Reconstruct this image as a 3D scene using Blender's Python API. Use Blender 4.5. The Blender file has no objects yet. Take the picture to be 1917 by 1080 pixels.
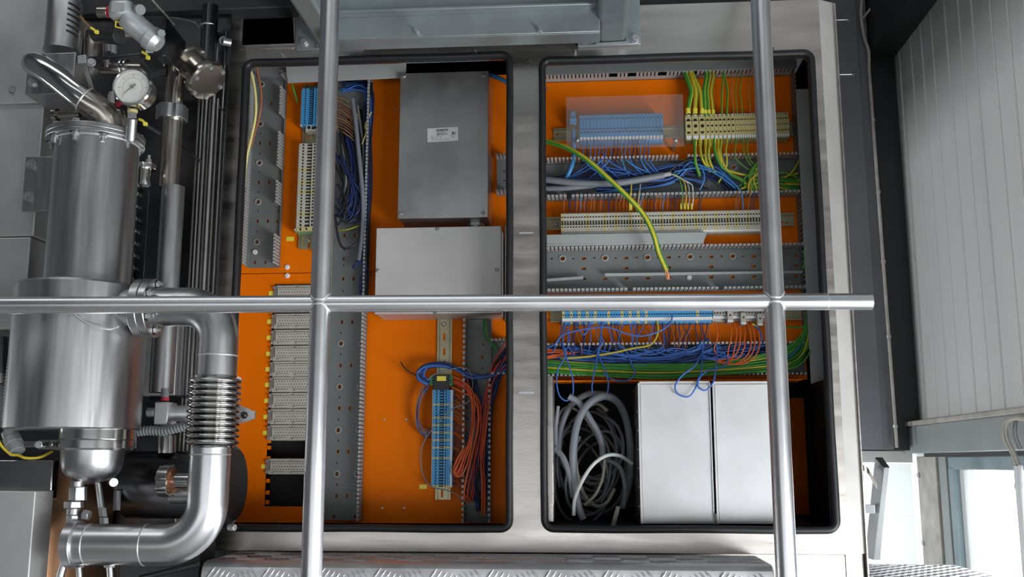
import bpy, bmesh, math, random
from mathutils import Vector, Matrix

# ------------------------------------------------------------------ camera
SC = bpy.context.scene
COL = SC.collection
IMG_W, IMG_H = 1917.0, 1080.0
FOC = 1868.0
YAW, PITCH = math.radians(4.3), math.radians(9.9)
FWD = Vector((-math.sin(YAW) * math.cos(PITCH), math.cos(YAW) * math.cos(PITCH), math.sin(PITCH)))
RGT = Vector((math.cos(YAW), math.sin(YAW), 0.0))
UPV = RGT.cross(FWD)
CAM_Z = 1.55
CAM = Vector((0, 0, 0)) - 1.868 * FWD
CAM.z = CAM_Z
cam_data = bpy.data.cameras.new('camera')
cam_data.sensor_width = 36.0
cam_data.lens = FOC / IMG_W * 36.0
cam_data.clip_start = 0.02
cam = bpy.data.objects.new('camera', cam_data)
COL.objects.link(cam)
cam.matrix_world = Matrix.Translation(CAM) @ Matrix((RGT, UPV, -FWD)).transposed().to_4x4()
SC.camera = cam

# ------------------------------------------------------------------ world and light
world = bpy.data.worlds.new('overcast_sky')
SC.world = world
world.use_nodes = True
wb = world.node_tree.nodes['Background']
wb.inputs[0].default_value = (0.93, 0.97, 1.0, 1)
wb.inputs[1].default_value = 4.5
SC.view_settings.view_transform = 'Standard'
SC.view_settings.look = 'None'
SC.view_settings.gamma = 1.0
SC.view_settings.use_curve_mapping = False
SC.view_settings.exposure = 0.0


def area_light(name, loc, target, sx, sy, power, color=(1, 1, 1)):
    d = bpy.data.lights.new(name, 'AREA')
    d.shape = 'RECTANGLE'
    d.size, d.size_y = sx, sy
    d.energy = power
    d.color = color
    o = bpy.data.objects.new(name, d)
    COL.objects.link(o)
    o.location = loc
    v = Vector(target) - Vector(loc)
    o.rotation_euler = v.to_track_quat('-Z', 'Y').to_euler()
    return o


# daylight through the hall's windows and roof light, plus two added unseen lamps
DAY = (0.95, 0.98, 1.0)
area_light('window_band_daylight', (-0.35, -4.4, 1.05), (-0.35, 0, 1.05), 3.2, 0.75, 17, DAY)
area_light('added_upper_fill', (-0.4, -4.4, 4.5), (-0.4, 0, 4.5), 3.0, 0.8, 12, DAY)  # unseen lamp added so the upper cabinet front reflects brighter
area_light('right_windows_daylight', (1.485, -1.75, 0.80), (0.0, -1.75, 0.80), 2.6, 0.66, 106, DAY)
area_light('roof_light_daylight', (-0.9, -1.8, 5.1), (-0.9, -1.8, 0), 4.0, 0.9, 30, DAY)
area_light('added_siding_fill', (-4.05, 1.25, 1.0), (1.5, 1.25, 1.0), 1.7, 0.8, 118, DAY)  # unseen lamp added behind the cabinet to brighten the siding
area_light('side_window_daylight', (1.53, 1.6, 1.16), (0.6, 1.6, 1.16), 0.8, 0.65, 6, DAY)


# ------------------------------------------------------------------ pixel rays to places on real planes
def W(px, py, Y):
    d = FWD + RGT * ((px - IMG_W / 2) / FOC) + UPV * ((IMG_H / 2 - py) / FOC)
    t = (Y - CAM.y) / d.y
    return CAM + d * t


def WX(px, py, X):
    d = FWD + RGT * ((px - IMG_W / 2) / FOC) + UPV * ((IMG_H / 2 - py) / FOC)
    return CAM + d * ((X - CAM.x) / d.x)


def WZ(px, py, Z):
    d = FWD + RGT * ((px - IMG_W / 2) / FOC) + UPV * ((IMG_H / 2 - py) / FOC)
    return CAM + d * ((Z - CAM.z) / d.z)


def R(rpx, px, py, Y):
    """length in metres of rpx pixels at the place seen at px, py on the plane Y"""
    return rpx * (W(px, py, Y) - CAM).dot(FWD) / FOC


def rect(x0, y0, x1, y1, Y):
    xm, ym = (x0 + x1) / 2, (y0 + y1) / 2
    return W(x0, ym, Y).x, W(x1, ym, Y).x, W(xm, y1, Y).z, W(xm, y0, Y).z


# ------------------------------------------------------------------ mesh builder
class MB:
    def __init__(s):
        s.v, s.f, s.m = [], [], []

    def add(s, vs, fs, m=0):
        b = len(s.v)
        s.v.extend([tuple(p) for p in vs])
        for f in fs:
            s.f.append([i + b for i in f])
            s.m.append(m)
        return s

    def box(s, x0, x1, y0, y1, z0, z1, m=0):
        vs = [(x, y, z) for x in (x0, x1) for y in (y0, y1) for z in (z0, z1)]
        return s.add(vs, [(0, 1, 3, 2), (4, 6, 7, 5), (0, 4, 5, 1), (2, 3, 7, 6), (0, 2, 6, 4), (1, 5, 7, 3)], m)

    def obox(s, c, ax, ay, az, hx, hy, hz, m=0):
        c, ax, ay, az = map(Vector, (c, ax, ay, az))
        vs = [c + ax * i * hx + ay * j * hy + az * k * hz for i in (-1, 1) for j in (-1, 1) for k in (-1, 1)]
        return s.add(vs, [(0, 1, 3, 2), (4, 6, 7, 5), (0, 4, 5, 1), (2, 3, 7, 6), (0, 2, 6, 4), (1, 5, 7, 3)], m)

    def lathe(s, o, axis, prof, n=32, m=0, phase=0.0, cap=True):
        o, a = Vector(o), Vector(axis).normalized()
        u = a.orthogonal().normalized()
        if abs(a.z) > 0.9:
            u = Vector((1, 0, 0))
        w = a.cross(u).normalized()
        vs, fs = [], []
        k = len(prof)
        for t, r in prof:
            for i in range(n):
                th = 2 * math.pi * i / n + phase
                vs.append(o + a * t + (u * math.cos(th) + w * math.sin(th)) * r)
        for j in range(k - 1):
            for i in range(n):
                i2 = (i + 1) % n
                fs.append((j * n + i, j * n + i2, (j + 1) * n + i2, (j + 1) * n + i))
        if cap:
            fs.append(tuple(reversed(range(n))))
            fs.append(tuple((k - 1) * n + i for i in range(n)))
        return s.add(vs, fs, m)

    def cyl(s, a, b, r0, r1=None, n=24, m=0, phase=0.0, cap=True):
        a, b = Vector(a), Vector(b)
        return s.lathe(a, b - a, [(0, r0), ((b - a).length, r0 if r1 is None else r1)], n, m, phase, cap)

    def tube(s, pts, r, n=8, m=0, ms=None, cap=True, closed=False, twist=0.0):
        pts = [Vector(p) for p in pts]
        k = len(pts)
        rs = r if isinstance(r, (list, tuple)) else [r] * k
        tang = []
        for i in range(k):
            if closed:
                t = pts[(i + 1) % k] - pts[i - 1]
            else:
                t = pts[min(i + 1, k - 1)] - pts[max(i - 1, 0)]
            tang.append(t.normalized() if t.length > 1e-9 else Vector((0, 0, 1)))
        u = tang[0].orthogonal().normalized()
        vs, fs, mm = [], [], []
        for i in range(k):
            t = tang[i]
            u = (u - t * u.dot(t))
            u = u.normalized() if u.length > 1e-6 else t.orthogonal().normalized()
            w = t.cross(u)
            for j in range(n):
                th = 2 * math.pi * j / n + twist * i
                vs.append(pts[i] + (u * math.cos(th) + w * math.sin(th)) * rs[i])
        segs = k if closed else k - 1
        b = len(s.v)
        s.v.extend([tuple(p) for p in vs])
        for i in range(segs):
            i2 = (i + 1) % k
            for j in range(n):
                j2 = (j + 1) % n
                s.f.append([b + i * n + j, b + i * n + j2, b + i2 * n + j2, b + i2 * n + j])
                s.m.append(ms[j % len(ms)] if ms else m)
        if cap and not closed:
            s.f.append([b + j for j in reversed(range(n))])
            s.m.append(m)
            s.f.append([b + (k - 1) * n + j for j in range(n)])
            s.m.append(m)
        return s

    def prism(s, poly, vec, m=0):
        poly = [Vector(p) for p in poly]
        vec = Vector(vec)
        n = len(poly)
        vs = poly + [p + vec for p in poly]
        fs = [tuple(reversed(range(n))), tuple(range(n, 2 * n))]
        for i in range(n):
            j = (i + 1) % n
            fs.append((i, j, n + j, n + i))
        return s.add(vs, fs, m)

    def sphere(s, c, r, n=16, m=0):
        prof = []
        k = max(4, n // 2)
        for i in range(k + 1):
            a = math.pi * i / k
            prof.append((-r * math.cos(a), max(1e-4, r * math.sin(a))))
        return s.lathe(c, (0, 0, 1), prof, n, m)

    def build(s, name, mats, parent=None, bevel=0.0, sharp=32, flat=False):
        return link_mesh(name, s.mesh(name, mats, parent, sharp, flat), parent, bevel)

    def mesh(s, name, mats, parent=None, sharp=32, flat=False):
        off = ROOT_LOC.get(parent.name, Vector()) if parent else None
        if off is None:
            xs = [p[0] for p in s.v]; ys = [p[1] for p in s.v]; zs = [p[2] for p in s.v]
            off = Vector(((min(xs) + max(xs)) / 2, (min(ys) + max(ys)) / 2, min(zs)))
        me = bpy.data.meshes.new(name)
        me.from_pydata([(p[0] - off.x, p[1] - off.y, p[2] - off.z) for p in s.v], [], s.f)
        for mt in (mats if isinstance(mats, (list, tuple)) else [mats]):
            me.materials.append(M[mt])
        me.polygons.foreach_set('material_index', s.m)
        if not flat:
            me.polygons.foreach_set('use_smooth', [True] * len(me.polygons))
        me.update()
        bm = bmesh.new(); bm.from_mesh(me)
        bmesh.ops.recalc_face_normals(bm, faces=bm.faces)
        bm.to_mesh(me); bm.free()
        if not flat:
            me.set_sharp_from_angle(angle=math.radians(sharp))
        me['off'] = tuple(off)
        return me


ROOT_LOC = {}


def link_mesh(name, me, parent=None, bevel=0.0):
    o = bpy.data.objects.new(name, me)
    COL.objects.link(o)
    if parent:
        o.parent = parent
        ROOT_LOC[o.name] = ROOT_LOC.get(parent.name, Vector())
    else:
        o.location = Vector(me['off'])
        ROOT_LOC[o.name] = Vector(me['off'])
    if bevel:
        b = o.modifiers.new('edge', 'BEVEL')
        b.width = bevel; b.segments = 2; b.limit_method = 'ANGLE'; b.angle_limit = math.radians(40)
    return o


def tag(o, label=None, cat=None, group=None, kind=None):
    if label: o['label'] = label
    if cat: o['category'] = cat
    if group: o['group'] = group
    if kind: o['kind'] = kind
    return o


def thing(name, label, cat, loc=(0, 0, 0), group=None, kind=None):
    o = bpy.data.objects.new(name, None)
    o.empty_display_size = 0.05
    COL.objects.link(o)
    o.location = loc
    ROOT_LOC[o.name] = Vector(loc)
    return tag(o, label, cat, group, kind)


def copy_part(src, name, parent, world_loc):
    """another object on the same mesh (mesh built around its own origin)"""
    o = bpy.data.objects.new(name, src)
    COL.objects.link(o)
    o.parent = parent
    o.location = Vector(world_loc) - ROOT_LOC.get(parent.name, Vector())
    ROOT_LOC[o.name] = ROOT_LOC.get(parent.name, Vector())
    return o


def spline(pts, per=8, closed=False):
    """Catmull-Rom through the given points"""
    pts = [Vector(p) for p in pts]
    n = len(pts)
    if n < 3 and not closed:
        return [pts[0].lerp(pts[-1], i / per) for i in range(per + 1)]
    out = []
    segs = n if closed else n - 1
    for i in range(segs):
        if closed:
            p0, p1, p2, p3 = pts[i - 1], pts[i], pts[(i + 1) % n], pts[(i + 2) % n]
        else:
            p1, p2 = pts[i], pts[i + 1]
            p0 = pts[i - 1] if i else p1 * 2 - p2
            p3 = pts[i + 2] if i + 2 < n else p2 * 2 - p1
        for j in range(per):
            t = j / per
            out.append(0.5 * ((2 * p1) + (p2 - p0) * t + (2 * p0 - 5 * p1 + 4 * p2 - p3) * t * t + (3 * p1 - p0 - 3 * p2 + p3) * t ** 3))
    if not closed:
        out.append(pts[-1])
    return out


def rrect(x0, z0, x1, z1, r, n=6):
    out = []
    for cx, cz, a0 in ((x1 - r, z1 - r, 0), (x0 + r, z1 - r, 90), (x0 + r, z0 + r, 180), (x1 - r, z0 + r, 270)):
        for i in range(n + 1):
            a = math.radians(a0 + 90 * i / n)
            out.append((cx + r * math.cos(a), cz + r * math.sin(a)))
    return out


def slot2d(cx, cz, w, h, n=5):
    r = min(w, h) / 2 * 0.98
    return rrect(cx - w / 2, cz - h / 2, cx + w / 2, cz + h / 2, r, n)


def disc2d(cx, cz, r, n=14):
    return [(cx + r * math.cos(2 * math.pi * i / n), cz + r * math.sin(2 * math.pi * i / n)) for i in range(n)]


def holed_plate(name, mat, outer, holes, Y, th, parent=None, bevel=0.0):
    """a plate in the XZ plane, front face at Y, thickness th going back, with real holes"""
    cu = bpy.data.curves.new('tmp', 'CURVE')
    cu.dimensions = '2D'; cu.fill_mode = 'BOTH'; cu.extrude = th / 2
    for poly in [outer] + holes:
        sp = cu.splines.new('POLY')
        sp.points.add(len(poly) - 1)
        for i, (x, z) in enumerate(poly):
            sp.points[i].co = (x, z, 0, 1)
        sp.use_cyclic_u = True
    tmp = bpy.data.objects.new('tmp', cu)
    COL.objects.link(tmp)
    bpy.context.view_layer.update()
    dg = bpy.context.evaluated_depsgraph_get()
    me = bpy.data.meshes.new_from_object(tmp.evaluated_get(dg))
    bpy.data.objects.remove(tmp); bpy.data.curves.remove(cu)
    mb = MB()
    mb.add([(v.co.x, Y + th / 2 - v.co.z, v.co.y) for v in me.vertices], [tuple(p.vertices) for p in me.polygons])
    bpy.data.meshes.remove(me)
    return mb.build(name, mat, parent, bevel, flat=True)


# ------------------------------------------------------------------ materials
M = {}


def mat(name, base, rough=0.5, metal=0.0, vary=0.0, vscale=8.0, bump=0.0, bscale=60.0, stretch=(1, 1, 1), rvary=0.0,
        alpha=1.0, trans=0.0, coat=0.0, aniso=0.0, emit=None, spec=0.5, dark=None):
    m = bpy.data.materials.new(name)
    m.use_nodes = True
    nt = m.node_tree
    b = nt.nodes['Principled BSDF']
    b.inputs['Base Color'].default_value = (*base, 1)
    b.inputs['Roughness'].default_value = rough
    b.inputs['Metallic'].default_value = metal
    b.inputs['Alpha'].default_value = alpha
    b.inputs['Transmission Weight'].default_value = trans
    b.inputs['Coat Weight'].default_value = coat
    b.inputs['Specular IOR Level'].default_value = spec
    if aniso:
        b.inputs['Anisotropic'].default_value = aniso
    if emit:
        b.inputs['Emission Color'].default_value = (*base, 1)
        b.inputs['Emission Strength'].default_value = emit
    if vary or rvary or bump:
        tc = nt.nodes.new('ShaderNodeTexCoord')
        mp = nt.nodes.new('ShaderNodeMapping')
        mp.inputs['Scale'].default_value = stretch
        nt.links.new(tc.outputs['Object'], mp.inputs['Vector'])
    if vary or rvary:
        no = nt.nodes.new('ShaderNodeTexNoise')
        no.inputs['Scale'].default_value = vscale
        no.inputs['Detail'].default_value = 5
        no.inputs['Roughness'].default_value = 0.6
        nt.links.new(mp.outputs[0], no.inputs['Vector'])
        if vary:
            cr = nt.nodes.new('ShaderNodeMix')
            cr.data_type = 'RGBA'
            lo = dark or tuple(c * (1 - vary) for c in base)
            hi = tuple(min(1, c * (1 + vary)) for c in base)
            cr.inputs[6].default_value = (*lo, 1)
            cr.inputs[7].default_value = (*hi, 1)
            mr = nt.nodes.new('ShaderNodeMapRange')
            mr.inputs[1].default_value = 0.3; mr.inputs[2].default_value = 0.7
            nt.links.new(no.outputs[0], mr.inputs[0])
            nt.links.new(mr.outputs[0], cr.inputs[0])
            nt.links.new(cr.outputs[2], b.inputs['Base Color'])
        if rvary:
            mr2 = nt.nodes.new('ShaderNodeMapRange')
            mr2.inputs[1].default_value = 0.3; mr2.inputs[2].default_value = 0.7
            mr2.inputs[3].default_value = rough - rvary; mr2.inputs[4].default_value = rough + rvary
            nt.links.new(no.outputs[0], mr2.inputs[0])
            nt.links.new(mr2.outputs[0], b.inputs['Roughness'])
    if bump:
        n2 = nt.nodes.new('ShaderNodeTexNoise')
        n2.inputs['Scale'].default_value = bscale
        n2.inputs['Detail'].default_value = 4
        nt.links.new(mp.outputs[0], n2.inputs['Vector'])
        bp = nt.nodes.new('ShaderNodeBump')
        bp.inputs['Strength'].default_value = bump
        bp.inputs['Distance'].default_value = 0.002
        nt.links.new(n2.outputs[0], bp.inputs['Height'])
        nt.links.new(bp.outputs[0], b.inputs['Normal'])
    M[name] = m
    return m


# metals
mat('steel_frame', (0.57, 0.535, 0.505), 0.33, 1.0, vary=0.12, vscale=5, rvary=0.10, bump=0.05, bscale=90, stretch=(1, 1, 6))
mat('steel_brushed', (0.52, 0.52, 0.525), 0.34, 1.0, vary=0.10, vscale=6, rvary=0.08, bump=0.04, bscale=160, stretch=(8, 8, 0.6))
mat('steel_box', (0.55, 0.55, 0.55), 0.42, 1.0, vary=0.08, vscale=9, rvary=0.08, bump=0.03, bscale=160)
mat('steel_bright', (0.585, 0.59, 0.60), 0.50, 0.75, vary=0.07, vscale=14, rvary=0.08)
mat('steel_matte', (0.66, 0.645, 0.625), 0.58, 0.7, vary=0.06, vscale=9, rvary=0.06, bump=0.03, bscale=160)
mat('steel_panel', (0.62, 0.605, 0.60), 0.52, 0.8, vary=0.10, vscale=4, rvary=0.1)
mat('steel_polished', (0.62, 0.61, 0.60), 0.16, 1.0, vary=0.10, vscale=7, rvary=0.06)
mat('steel_tube', (0.74, 0.74, 0.76), 0.33, 1.0, vary=0.05, vscale=10, rvary=0.04)
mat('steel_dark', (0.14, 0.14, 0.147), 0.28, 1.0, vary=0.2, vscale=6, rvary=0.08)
mat('steel_warm', (0.50, 0.46, 0.41), 0.24, 1.0, vary=0.12, vscale=10, rvary=0.06)
mat('galvanised', (0.34, 0.375, 0.385), 0.5, 0.7, vary=0.12, vscale=12, rvary=0.08, bump=0.06, bscale=60)
mat('zinc', (0.52, 0.52, 0.53), 0.45, 0.9, vary=0.1, vscale=40)
mat('zinc_yellow', (0.50, 0.46, 0.30), 0.42, 0.85, vary=0.12, vscale=20)
mat('aluminium', (0.66, 0.68, 0.69), 0.42, 0.7, vary=0.07, vscale=14)
mat('tread_metal', (0.70, 0.69, 0.71), 0.46, 0.9, vary=0.08, vscale=20, rvary=0.06)
mat('bronze', (0.20, 0.105, 0.055), 0.36, 0.8, vary=0.4, vscale=9, bump=0.2, bscale=20)
mat('copper', (0.62, 0.28, 0.14), 0.35, 0.9)
mat('brass', (0.62, 0.47, 0.20), 0.35, 1.0)
# paints
mat('orange_paint', (0.84, 0.170, 0.0005), 0.5, 0.0, vary=0.05, vscale=3, bump=0.04, bscale=250, spec=0.10)
mat('column_paint', (0.17, 0.172, 0.19), 0.55, 0.0, vary=0.12, vscale=4)
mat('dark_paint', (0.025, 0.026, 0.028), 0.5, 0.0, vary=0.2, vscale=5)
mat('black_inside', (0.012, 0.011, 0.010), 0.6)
mat('brown_inside', (0.07, 0.022, 0.006), 0.6)
mat('siding', (0.70, 0.71, 0.69), 0.45, 0.0, vary=0.05, vscale=3, stretch=(1, 1, 0.15))
mat('beam_paint', (0.33, 0.355, 0.35), 0.5, 0.0, vary=0.08, vscale=6)
mat('window_paint', (0.26, 0.34, 0.36), 0.5, 0.0, vary=0.15, vscale=9)
mat('white_wall', (0.80, 0.81, 0.79), 0.5, 0.0, vary=0.05, vscale=5)
mat('dirty_trim', (0.46, 0.43, 0.39), 0.6, 0.0, vary=0.25, vscale=14)
mat('concrete', (0.23, 0.23, 0.225), 0.8, 0.0, vary=0.2, vscale=4, bump=0.2, bscale=40)
mat('hall_wall', (0.14, 0.145, 0.15), 0.7, 0.0, vary=0.1, vscale=2)
# plastics and rubber
mat('rubber', (0.012, 0.012, 0.014), 0.45, 0.0, vary=0.3, vscale=30)
mat('duct_grey', (0.165, 0.174, 0.172), 0.45, 0.0, vary=0.06, vscale=12)
mat('duct_light', (0.36, 0.375, 0.37), 0.45, 0.0, vary=0.05, vscale=12)
mat('blue_plastic', (0.055, 0.30, 0.60), 0.42, 0.0, vary=0.06, vscale=40)
mat('blue_soft', (0.08, 0.30, 0.56), 0.5)
mat('beige_plastic', (0.52, 0.50, 0.42), 0.48, 0.0, vary=0.06, vscale=40)
mat('grey_beige', (0.44, 0.425, 0.375), 0.5, 0.0, vary=0.06, vscale=40)
mat('green_plastic', (0.22, 0.42, 0.24), 0.5)
mat('green_dark', (0.04, 0.22, 0.08), 0.45)
mat('yellow_plastic', (0.55, 0.47, 0.20), 0.48)
mat('label_yellow', (0.85, 0.72, 0.08), 0.5)
mat('white_plastic', (0.74, 0.75, 0.75), 0.45)
mat('white_cable', (0.60, 0.62, 0.60), 0.45)
mat('hole', (0.006, 0.006, 0.007), 0.7)
mat('black_plastic', (0.02, 0.02, 0.022), 0.4)
mat('red_plastic', (0.55, 0.02, 0.05), 0.45)
mat('grey_plastic', (0.22, 0.235, 0.24), 0.5)
mat('clear_acrylic', (0.42, 0.36, 0.33), 0.12, 0.0, alpha=0.16)
mat('glass', (0.9, 0.95, 0.95), 0.05, 0.0, alpha=0.12)
mat('paper', (0.62, 0.64, 0.65), 0.5, 0.0)
mat('ink', (0.05, 0.05, 0.06), 0.6)
mat('dial', (0.72, 0.71, 0.66), 0.5)
# wires
mat('wire_blue', (0.045, 0.145, 0.48), 0.4)
mat('wire_navy', (0.015, 0.03, 0.12), 0.42)
mat('wire_sky', (0.05, 0.24, 0.56), 0.4)
mat('wire_green', (0.06, 0.30, 0.04), 0.4)
mat('wire_yellow', (0.58, 0.45, 0.03), 0.4)
mat('wire_orange', (0.75, 0.14, 0.03), 0.42)
mat('wire_red', (0.60, 0.06, 0.02), 0.42)
mat('wire_black', (0.016, 0.016, 0.018), 0.42)
mat('wire_grey', (0.19, 0.205, 0.235), 0.45)
mat('wire_brown', (0.32, 0.12, 0.06), 0.45)
mat('wire_pale', (0.34, 0.33, 0.28), 0.45)
mat('wire_ochre', (0.40, 0.22, 0.08), 0.45)
mat('wire_cream', (0.78, 0.70, 0.26), 0.45)

_m = mat('backlit_panel', (0.85, 0.86, 0.85), 0.5, 0.0)
_nt = _m.node_tree
_tr = _nt.nodes.new('ShaderNodeBsdfTranslucent')
_tr.inputs[0].default_value = (0.80, 0.82, 0.82, 1)
_mx = _nt.nodes.new('ShaderNodeMixShader')
_mx.inputs[0].default_value = 0.55
_nt.links.new(_nt.nodes['Principled BSDF'].outputs[0], _mx.inputs[1])
_nt.links.new(_tr.outputs[0], _mx.inputs[2])
_nt.links.new(_mx.outputs[0], _nt.nodes['Material Output'].inputs['Surface'])
ORD = ['first', 'second', 'third', 'fourth', 'fifth', 'sixth', 'seventh', 'eighth', 'ninth', 'tenth', 'eleventh', 'twelfth', 'thirteenth', 'fourteenth', 'fifteenth', 'sixteenth', 'seventeenth', 'eighteenth', 'nineteenth']


def nth(i):
    return ORD[i] if i < 19 else '%d%s' % (i + 1, {1: 'st', 2: 'nd', 3: 'rd'}.get((i + 1) % 10, 'th'))
# ------------------------------------------------------------------ the hall
WX0 = 1.5          # inner face of the right wall
BACK_Y = 2.55
CEIL = 5.2


def struct(name, mb, mt, bevel=0.0, parent=None):
    o = mb.build(name, mt, parent, bevel)
    if not parent:
        o['kind'] = 'structure'
    return o


struct('floor', MB().box(-4.2, 4.2, -4.6, 2.8, -0.05, 0.0), 'concrete')
struct('ceiling', MB().box(-4.2, 4.2, -4.6, 2.8, CEIL, CEIL + 0.05), 'hall_wall')
struct('wall_left', MB().box(-4.2, -4.1, -4.6, 2.8, 0.0, CEIL), 'hall_wall')
# wall of the hall behind the photographer
fb = MB().box(-4.2, 4.2, -4.6, -4.5, 0.0, CEIL)
struct('wall_front', fb, 'hall_wall')
# right wall: window band below the beam, cladding above it
rw = MB()
rw.box(WX0 + 0.02, WX0 + 0.2, -4.6, 2.8, 0.0, 0.80)
rw.box(WX0 + 0.02, WX0 + 0.09, 2.11, 2.8, 0.80, 1.60)
rw.box(WX0 + 0.02, WX0 + 0.2, -4.6, 1.05, 0.80, 1.60)
rw.box(WX0 + 0.05, WX0 + 0.2, -4.6, 2.8, 1.60, CEIL)
wall_right = struct('wall_right', rw, 'siding')
# vertical cladding boards, each with its own edges
y = 2.47
k = 0
while y > 0.6:
    wdt = (0.118, 0.150, 0.128)[k % 3]
    bd = MB()
    bd.box(WX0 + 0.004, WX0 + 0.05, y - wdt + 0.004, y - 0.001, 1.715, CEIL)
    bd.box(WX0 + (0.001 if k % 2 else 0.000), WX0 + 0.01, y - wdt + 0.006, y - wdt + 0.0095, 1.715, CEIL)
    struct('cladding_board', bd, 'siding', 0.0015, wall_right)
    y -= wdt
    k += 1
cf = MB().box(WX0, WX0 + 0.05, -4.5, y, 1.715, CEIL)
struct('cladding_panel', cf, 'siding', 0, wall_right)
# ledge and beam above the windows
tl = MB().box(WX0 - 0.06, WX0 + 0.04, -4.5, 2.5, 1.697, 1.716)
struct('trim_1', tl, 'dirty_trim', 0.004)
bm_ = MB().box(WX0 - 0.045, WX0 + 0.06, -4.5, 2.5, 1.587, 1.697)
struct('trim_2', bm_, 'beam_paint', 0.004)
struct('trim_3', MB().box(WX0 - 0.03, WX0 + 0.06, -4.5, 2.3, 1.572, 1.587), 'dark_paint')
# window
win = thing('window_1', 'bright side window with painted teal frame under the grey beam', None, (WX0 + 0.1, 1.5, 0.8), kind='structure')
MB().box(WX0 + 0.005, WX0 + 0.05, 1.05, 2.14, 1.525, 1.572).build('window_head', 'window_paint', win, 0.003)
MB().box(WX0 + 0.003, WX0 + 0.05, 2.085, 2.14, 0.80, 1.53).build('window_jamb', 'window_paint', win, 0.003)
MB().box(WX0 + 0.025, WX0 + 0.045, 2.045, 2.085, 0.80, 1.525).build('window_frame', 'white_plastic', win, 0.003)
MB().box(WX0 + 0.005, WX0 + 0.05, 1.05, 1.10, 0.80, 1.53).build('window_jamb', 'window_paint', win, 0.003)
MB().box(WX0 + 0.0, WX0 + 0.05, 1.05, 2.14, 0.78, 0.82).build('window_sill', 'window_paint', win, 0.003)
MB().box(WX0 + 0.034, WX0 + 0.037, 1.10, 2.046, 0.82, 1.525).build('pane', 'glass', win)
# posts of the jamb next to the window
wp = struct('trim_4', MB().box(WX0 - 0.002, WX0 + 0.02, 2.145, 2.225, 0.2, 1.575), 'beam_paint', 0.003)
wp2 = struct('trim_5', MB().box(WX0 - 0.010, WX0 + 0.02, 2.235, 2.46, 0.2, 1.575), 'dirty_trim', 0.003)
for zz in (1.49, 1.22, 1.03):
    MB().box(WX0 - 0.016, WX0 - 0.009, 2.43, 2.455, zz, zz + 0.018).build('hinge', 'zinc', wp2, 0.001)
# back wall: bright lower panels, dark upper cladding in front
bwm = MB()
bwm.box(-4.2, 0.75, BACK_Y + 0.03, BACK_Y + 0.12, 0.0, CEIL)
bwm.box(0.75, WX0 + 0.2, BACK_Y + 0.03, BACK_Y + 0.12, 1.60, CEIL)
bwm.box(0.75, WX0 + 0.2, BACK_Y + 0.03, BACK_Y + 0.12, 0.0, 0.35)
bw = struct('wall_back', bwm, 'hall_wall')
for z0, z1 in ((0.35, 0.80), (0.806, 1.335), (1.341, 1.545)):
    MB().box(0.76, WX0 - 0.005, BACK_Y, BACK_Y + 0.004, z0, z1).build('wall_panel', 'backlit_panel', bw, 0.001)
MB().box(0.76, WX0 - 0.005, BACK_Y - 0.03, BACK_Y + 0.03, 1.55, 1.60).build('top_rail', 'white_wall', bw, 0.003)
p0 = W(1672, 800, 2.36)
zb = W(1640, 841, 2.36).z
cp = MB().box(0.35, p0.x, 2.36, 2.46, zb, CEIL)
cp.box(0.35, p0.x - 0.045, 2.348, 2.362, zb + 0.002, CEIL)
colp = struct('trim_6', cp, 'column_paint', 0.003)
tag(colp, 'dark blue-grey painted steel panel hanging in the hall corner')
struct('gap_shade_strip', MB().box(p0.x + 0.005, WX0, 2.42, 2.5, 1.60, CEIL), 'dark_paint')  # dark strip standing in for the shade of the corner gap
struct('siding_shade_blocker', MB().box(-0.25, -0.15, 0.55, BACK_Y + 0.02, 2.36, CEIL), 'hall_wall')  # unseen blocker added to keep the upper siding in shadow
# girder under the roof along the right wall
struct('trim_8', MB().box(WX0 - 0.12, WX0 + 0.0, 0.3, 2.45, 3.30, 3.60), 'dark_paint', 0.004)

# ------------------------------------------------------------------ tread plate helper
def tread_bars(mb, org, ux, uy, nrm, w, h, pitch=0.046, bar=(0.031, 0.0046), nb=5, hgt=0.0024, seed=1):
    """five-bar tread pattern: groups of slender raised lozenges, alternating direction"""
    org, ux, uy, nrm = map(Vector, (org, ux, uy, nrm))
    rnd = random.Random(seed)
    L, B = bar
    ni, nj = int(w / pitch) + 1, int(h / pitch) + 1
    for i in range(ni):
        for j in range(nj):
            cx, cy = (i + 0.5) * pitch, (j + 0.5) * pitch
            s_ = 1 if (i + j) % 2 else -1
            d = (ux * math.cos(math.radians(52)) + uy * s_ * math.sin(math.radians(52))).normalized()
            e = nrm.cross(d).normalized()
            for q in range(nb):
                off = (q - (nb - 1) / 2) * pitch * 0.155
                px_, py_ = cx + off * 1.15, cy - s_ * off * 0.35
                if not (L * 0.3 < px_ < w - L * 0.3 and L * 0.30 < py_ < h - L * 0.36):
                    continue
                c = org + ux * px_ + uy * py_
                l2, b2 = L * 0.5, B * 0.5
                vs = [c - d * l2, c - d * l2 * 0.4 + e * b2, c + d * l2 * 0.4 + e * b2, c + d * l2, c + d * l2 * 0.4 - e * b2,
                      c - d * l2 * 0.4 - e * b2, c - d * l2 * 0.45 + nrm * hgt, c + d * l2 * 0.45 + nrm * hgt]
                mb.add(vs, [(0, 6, 1), (1, 6, 7, 2), (2, 7, 3), (3, 7, 4), (4, 7, 6, 5), (5, 6, 0)])
    return mb


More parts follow.
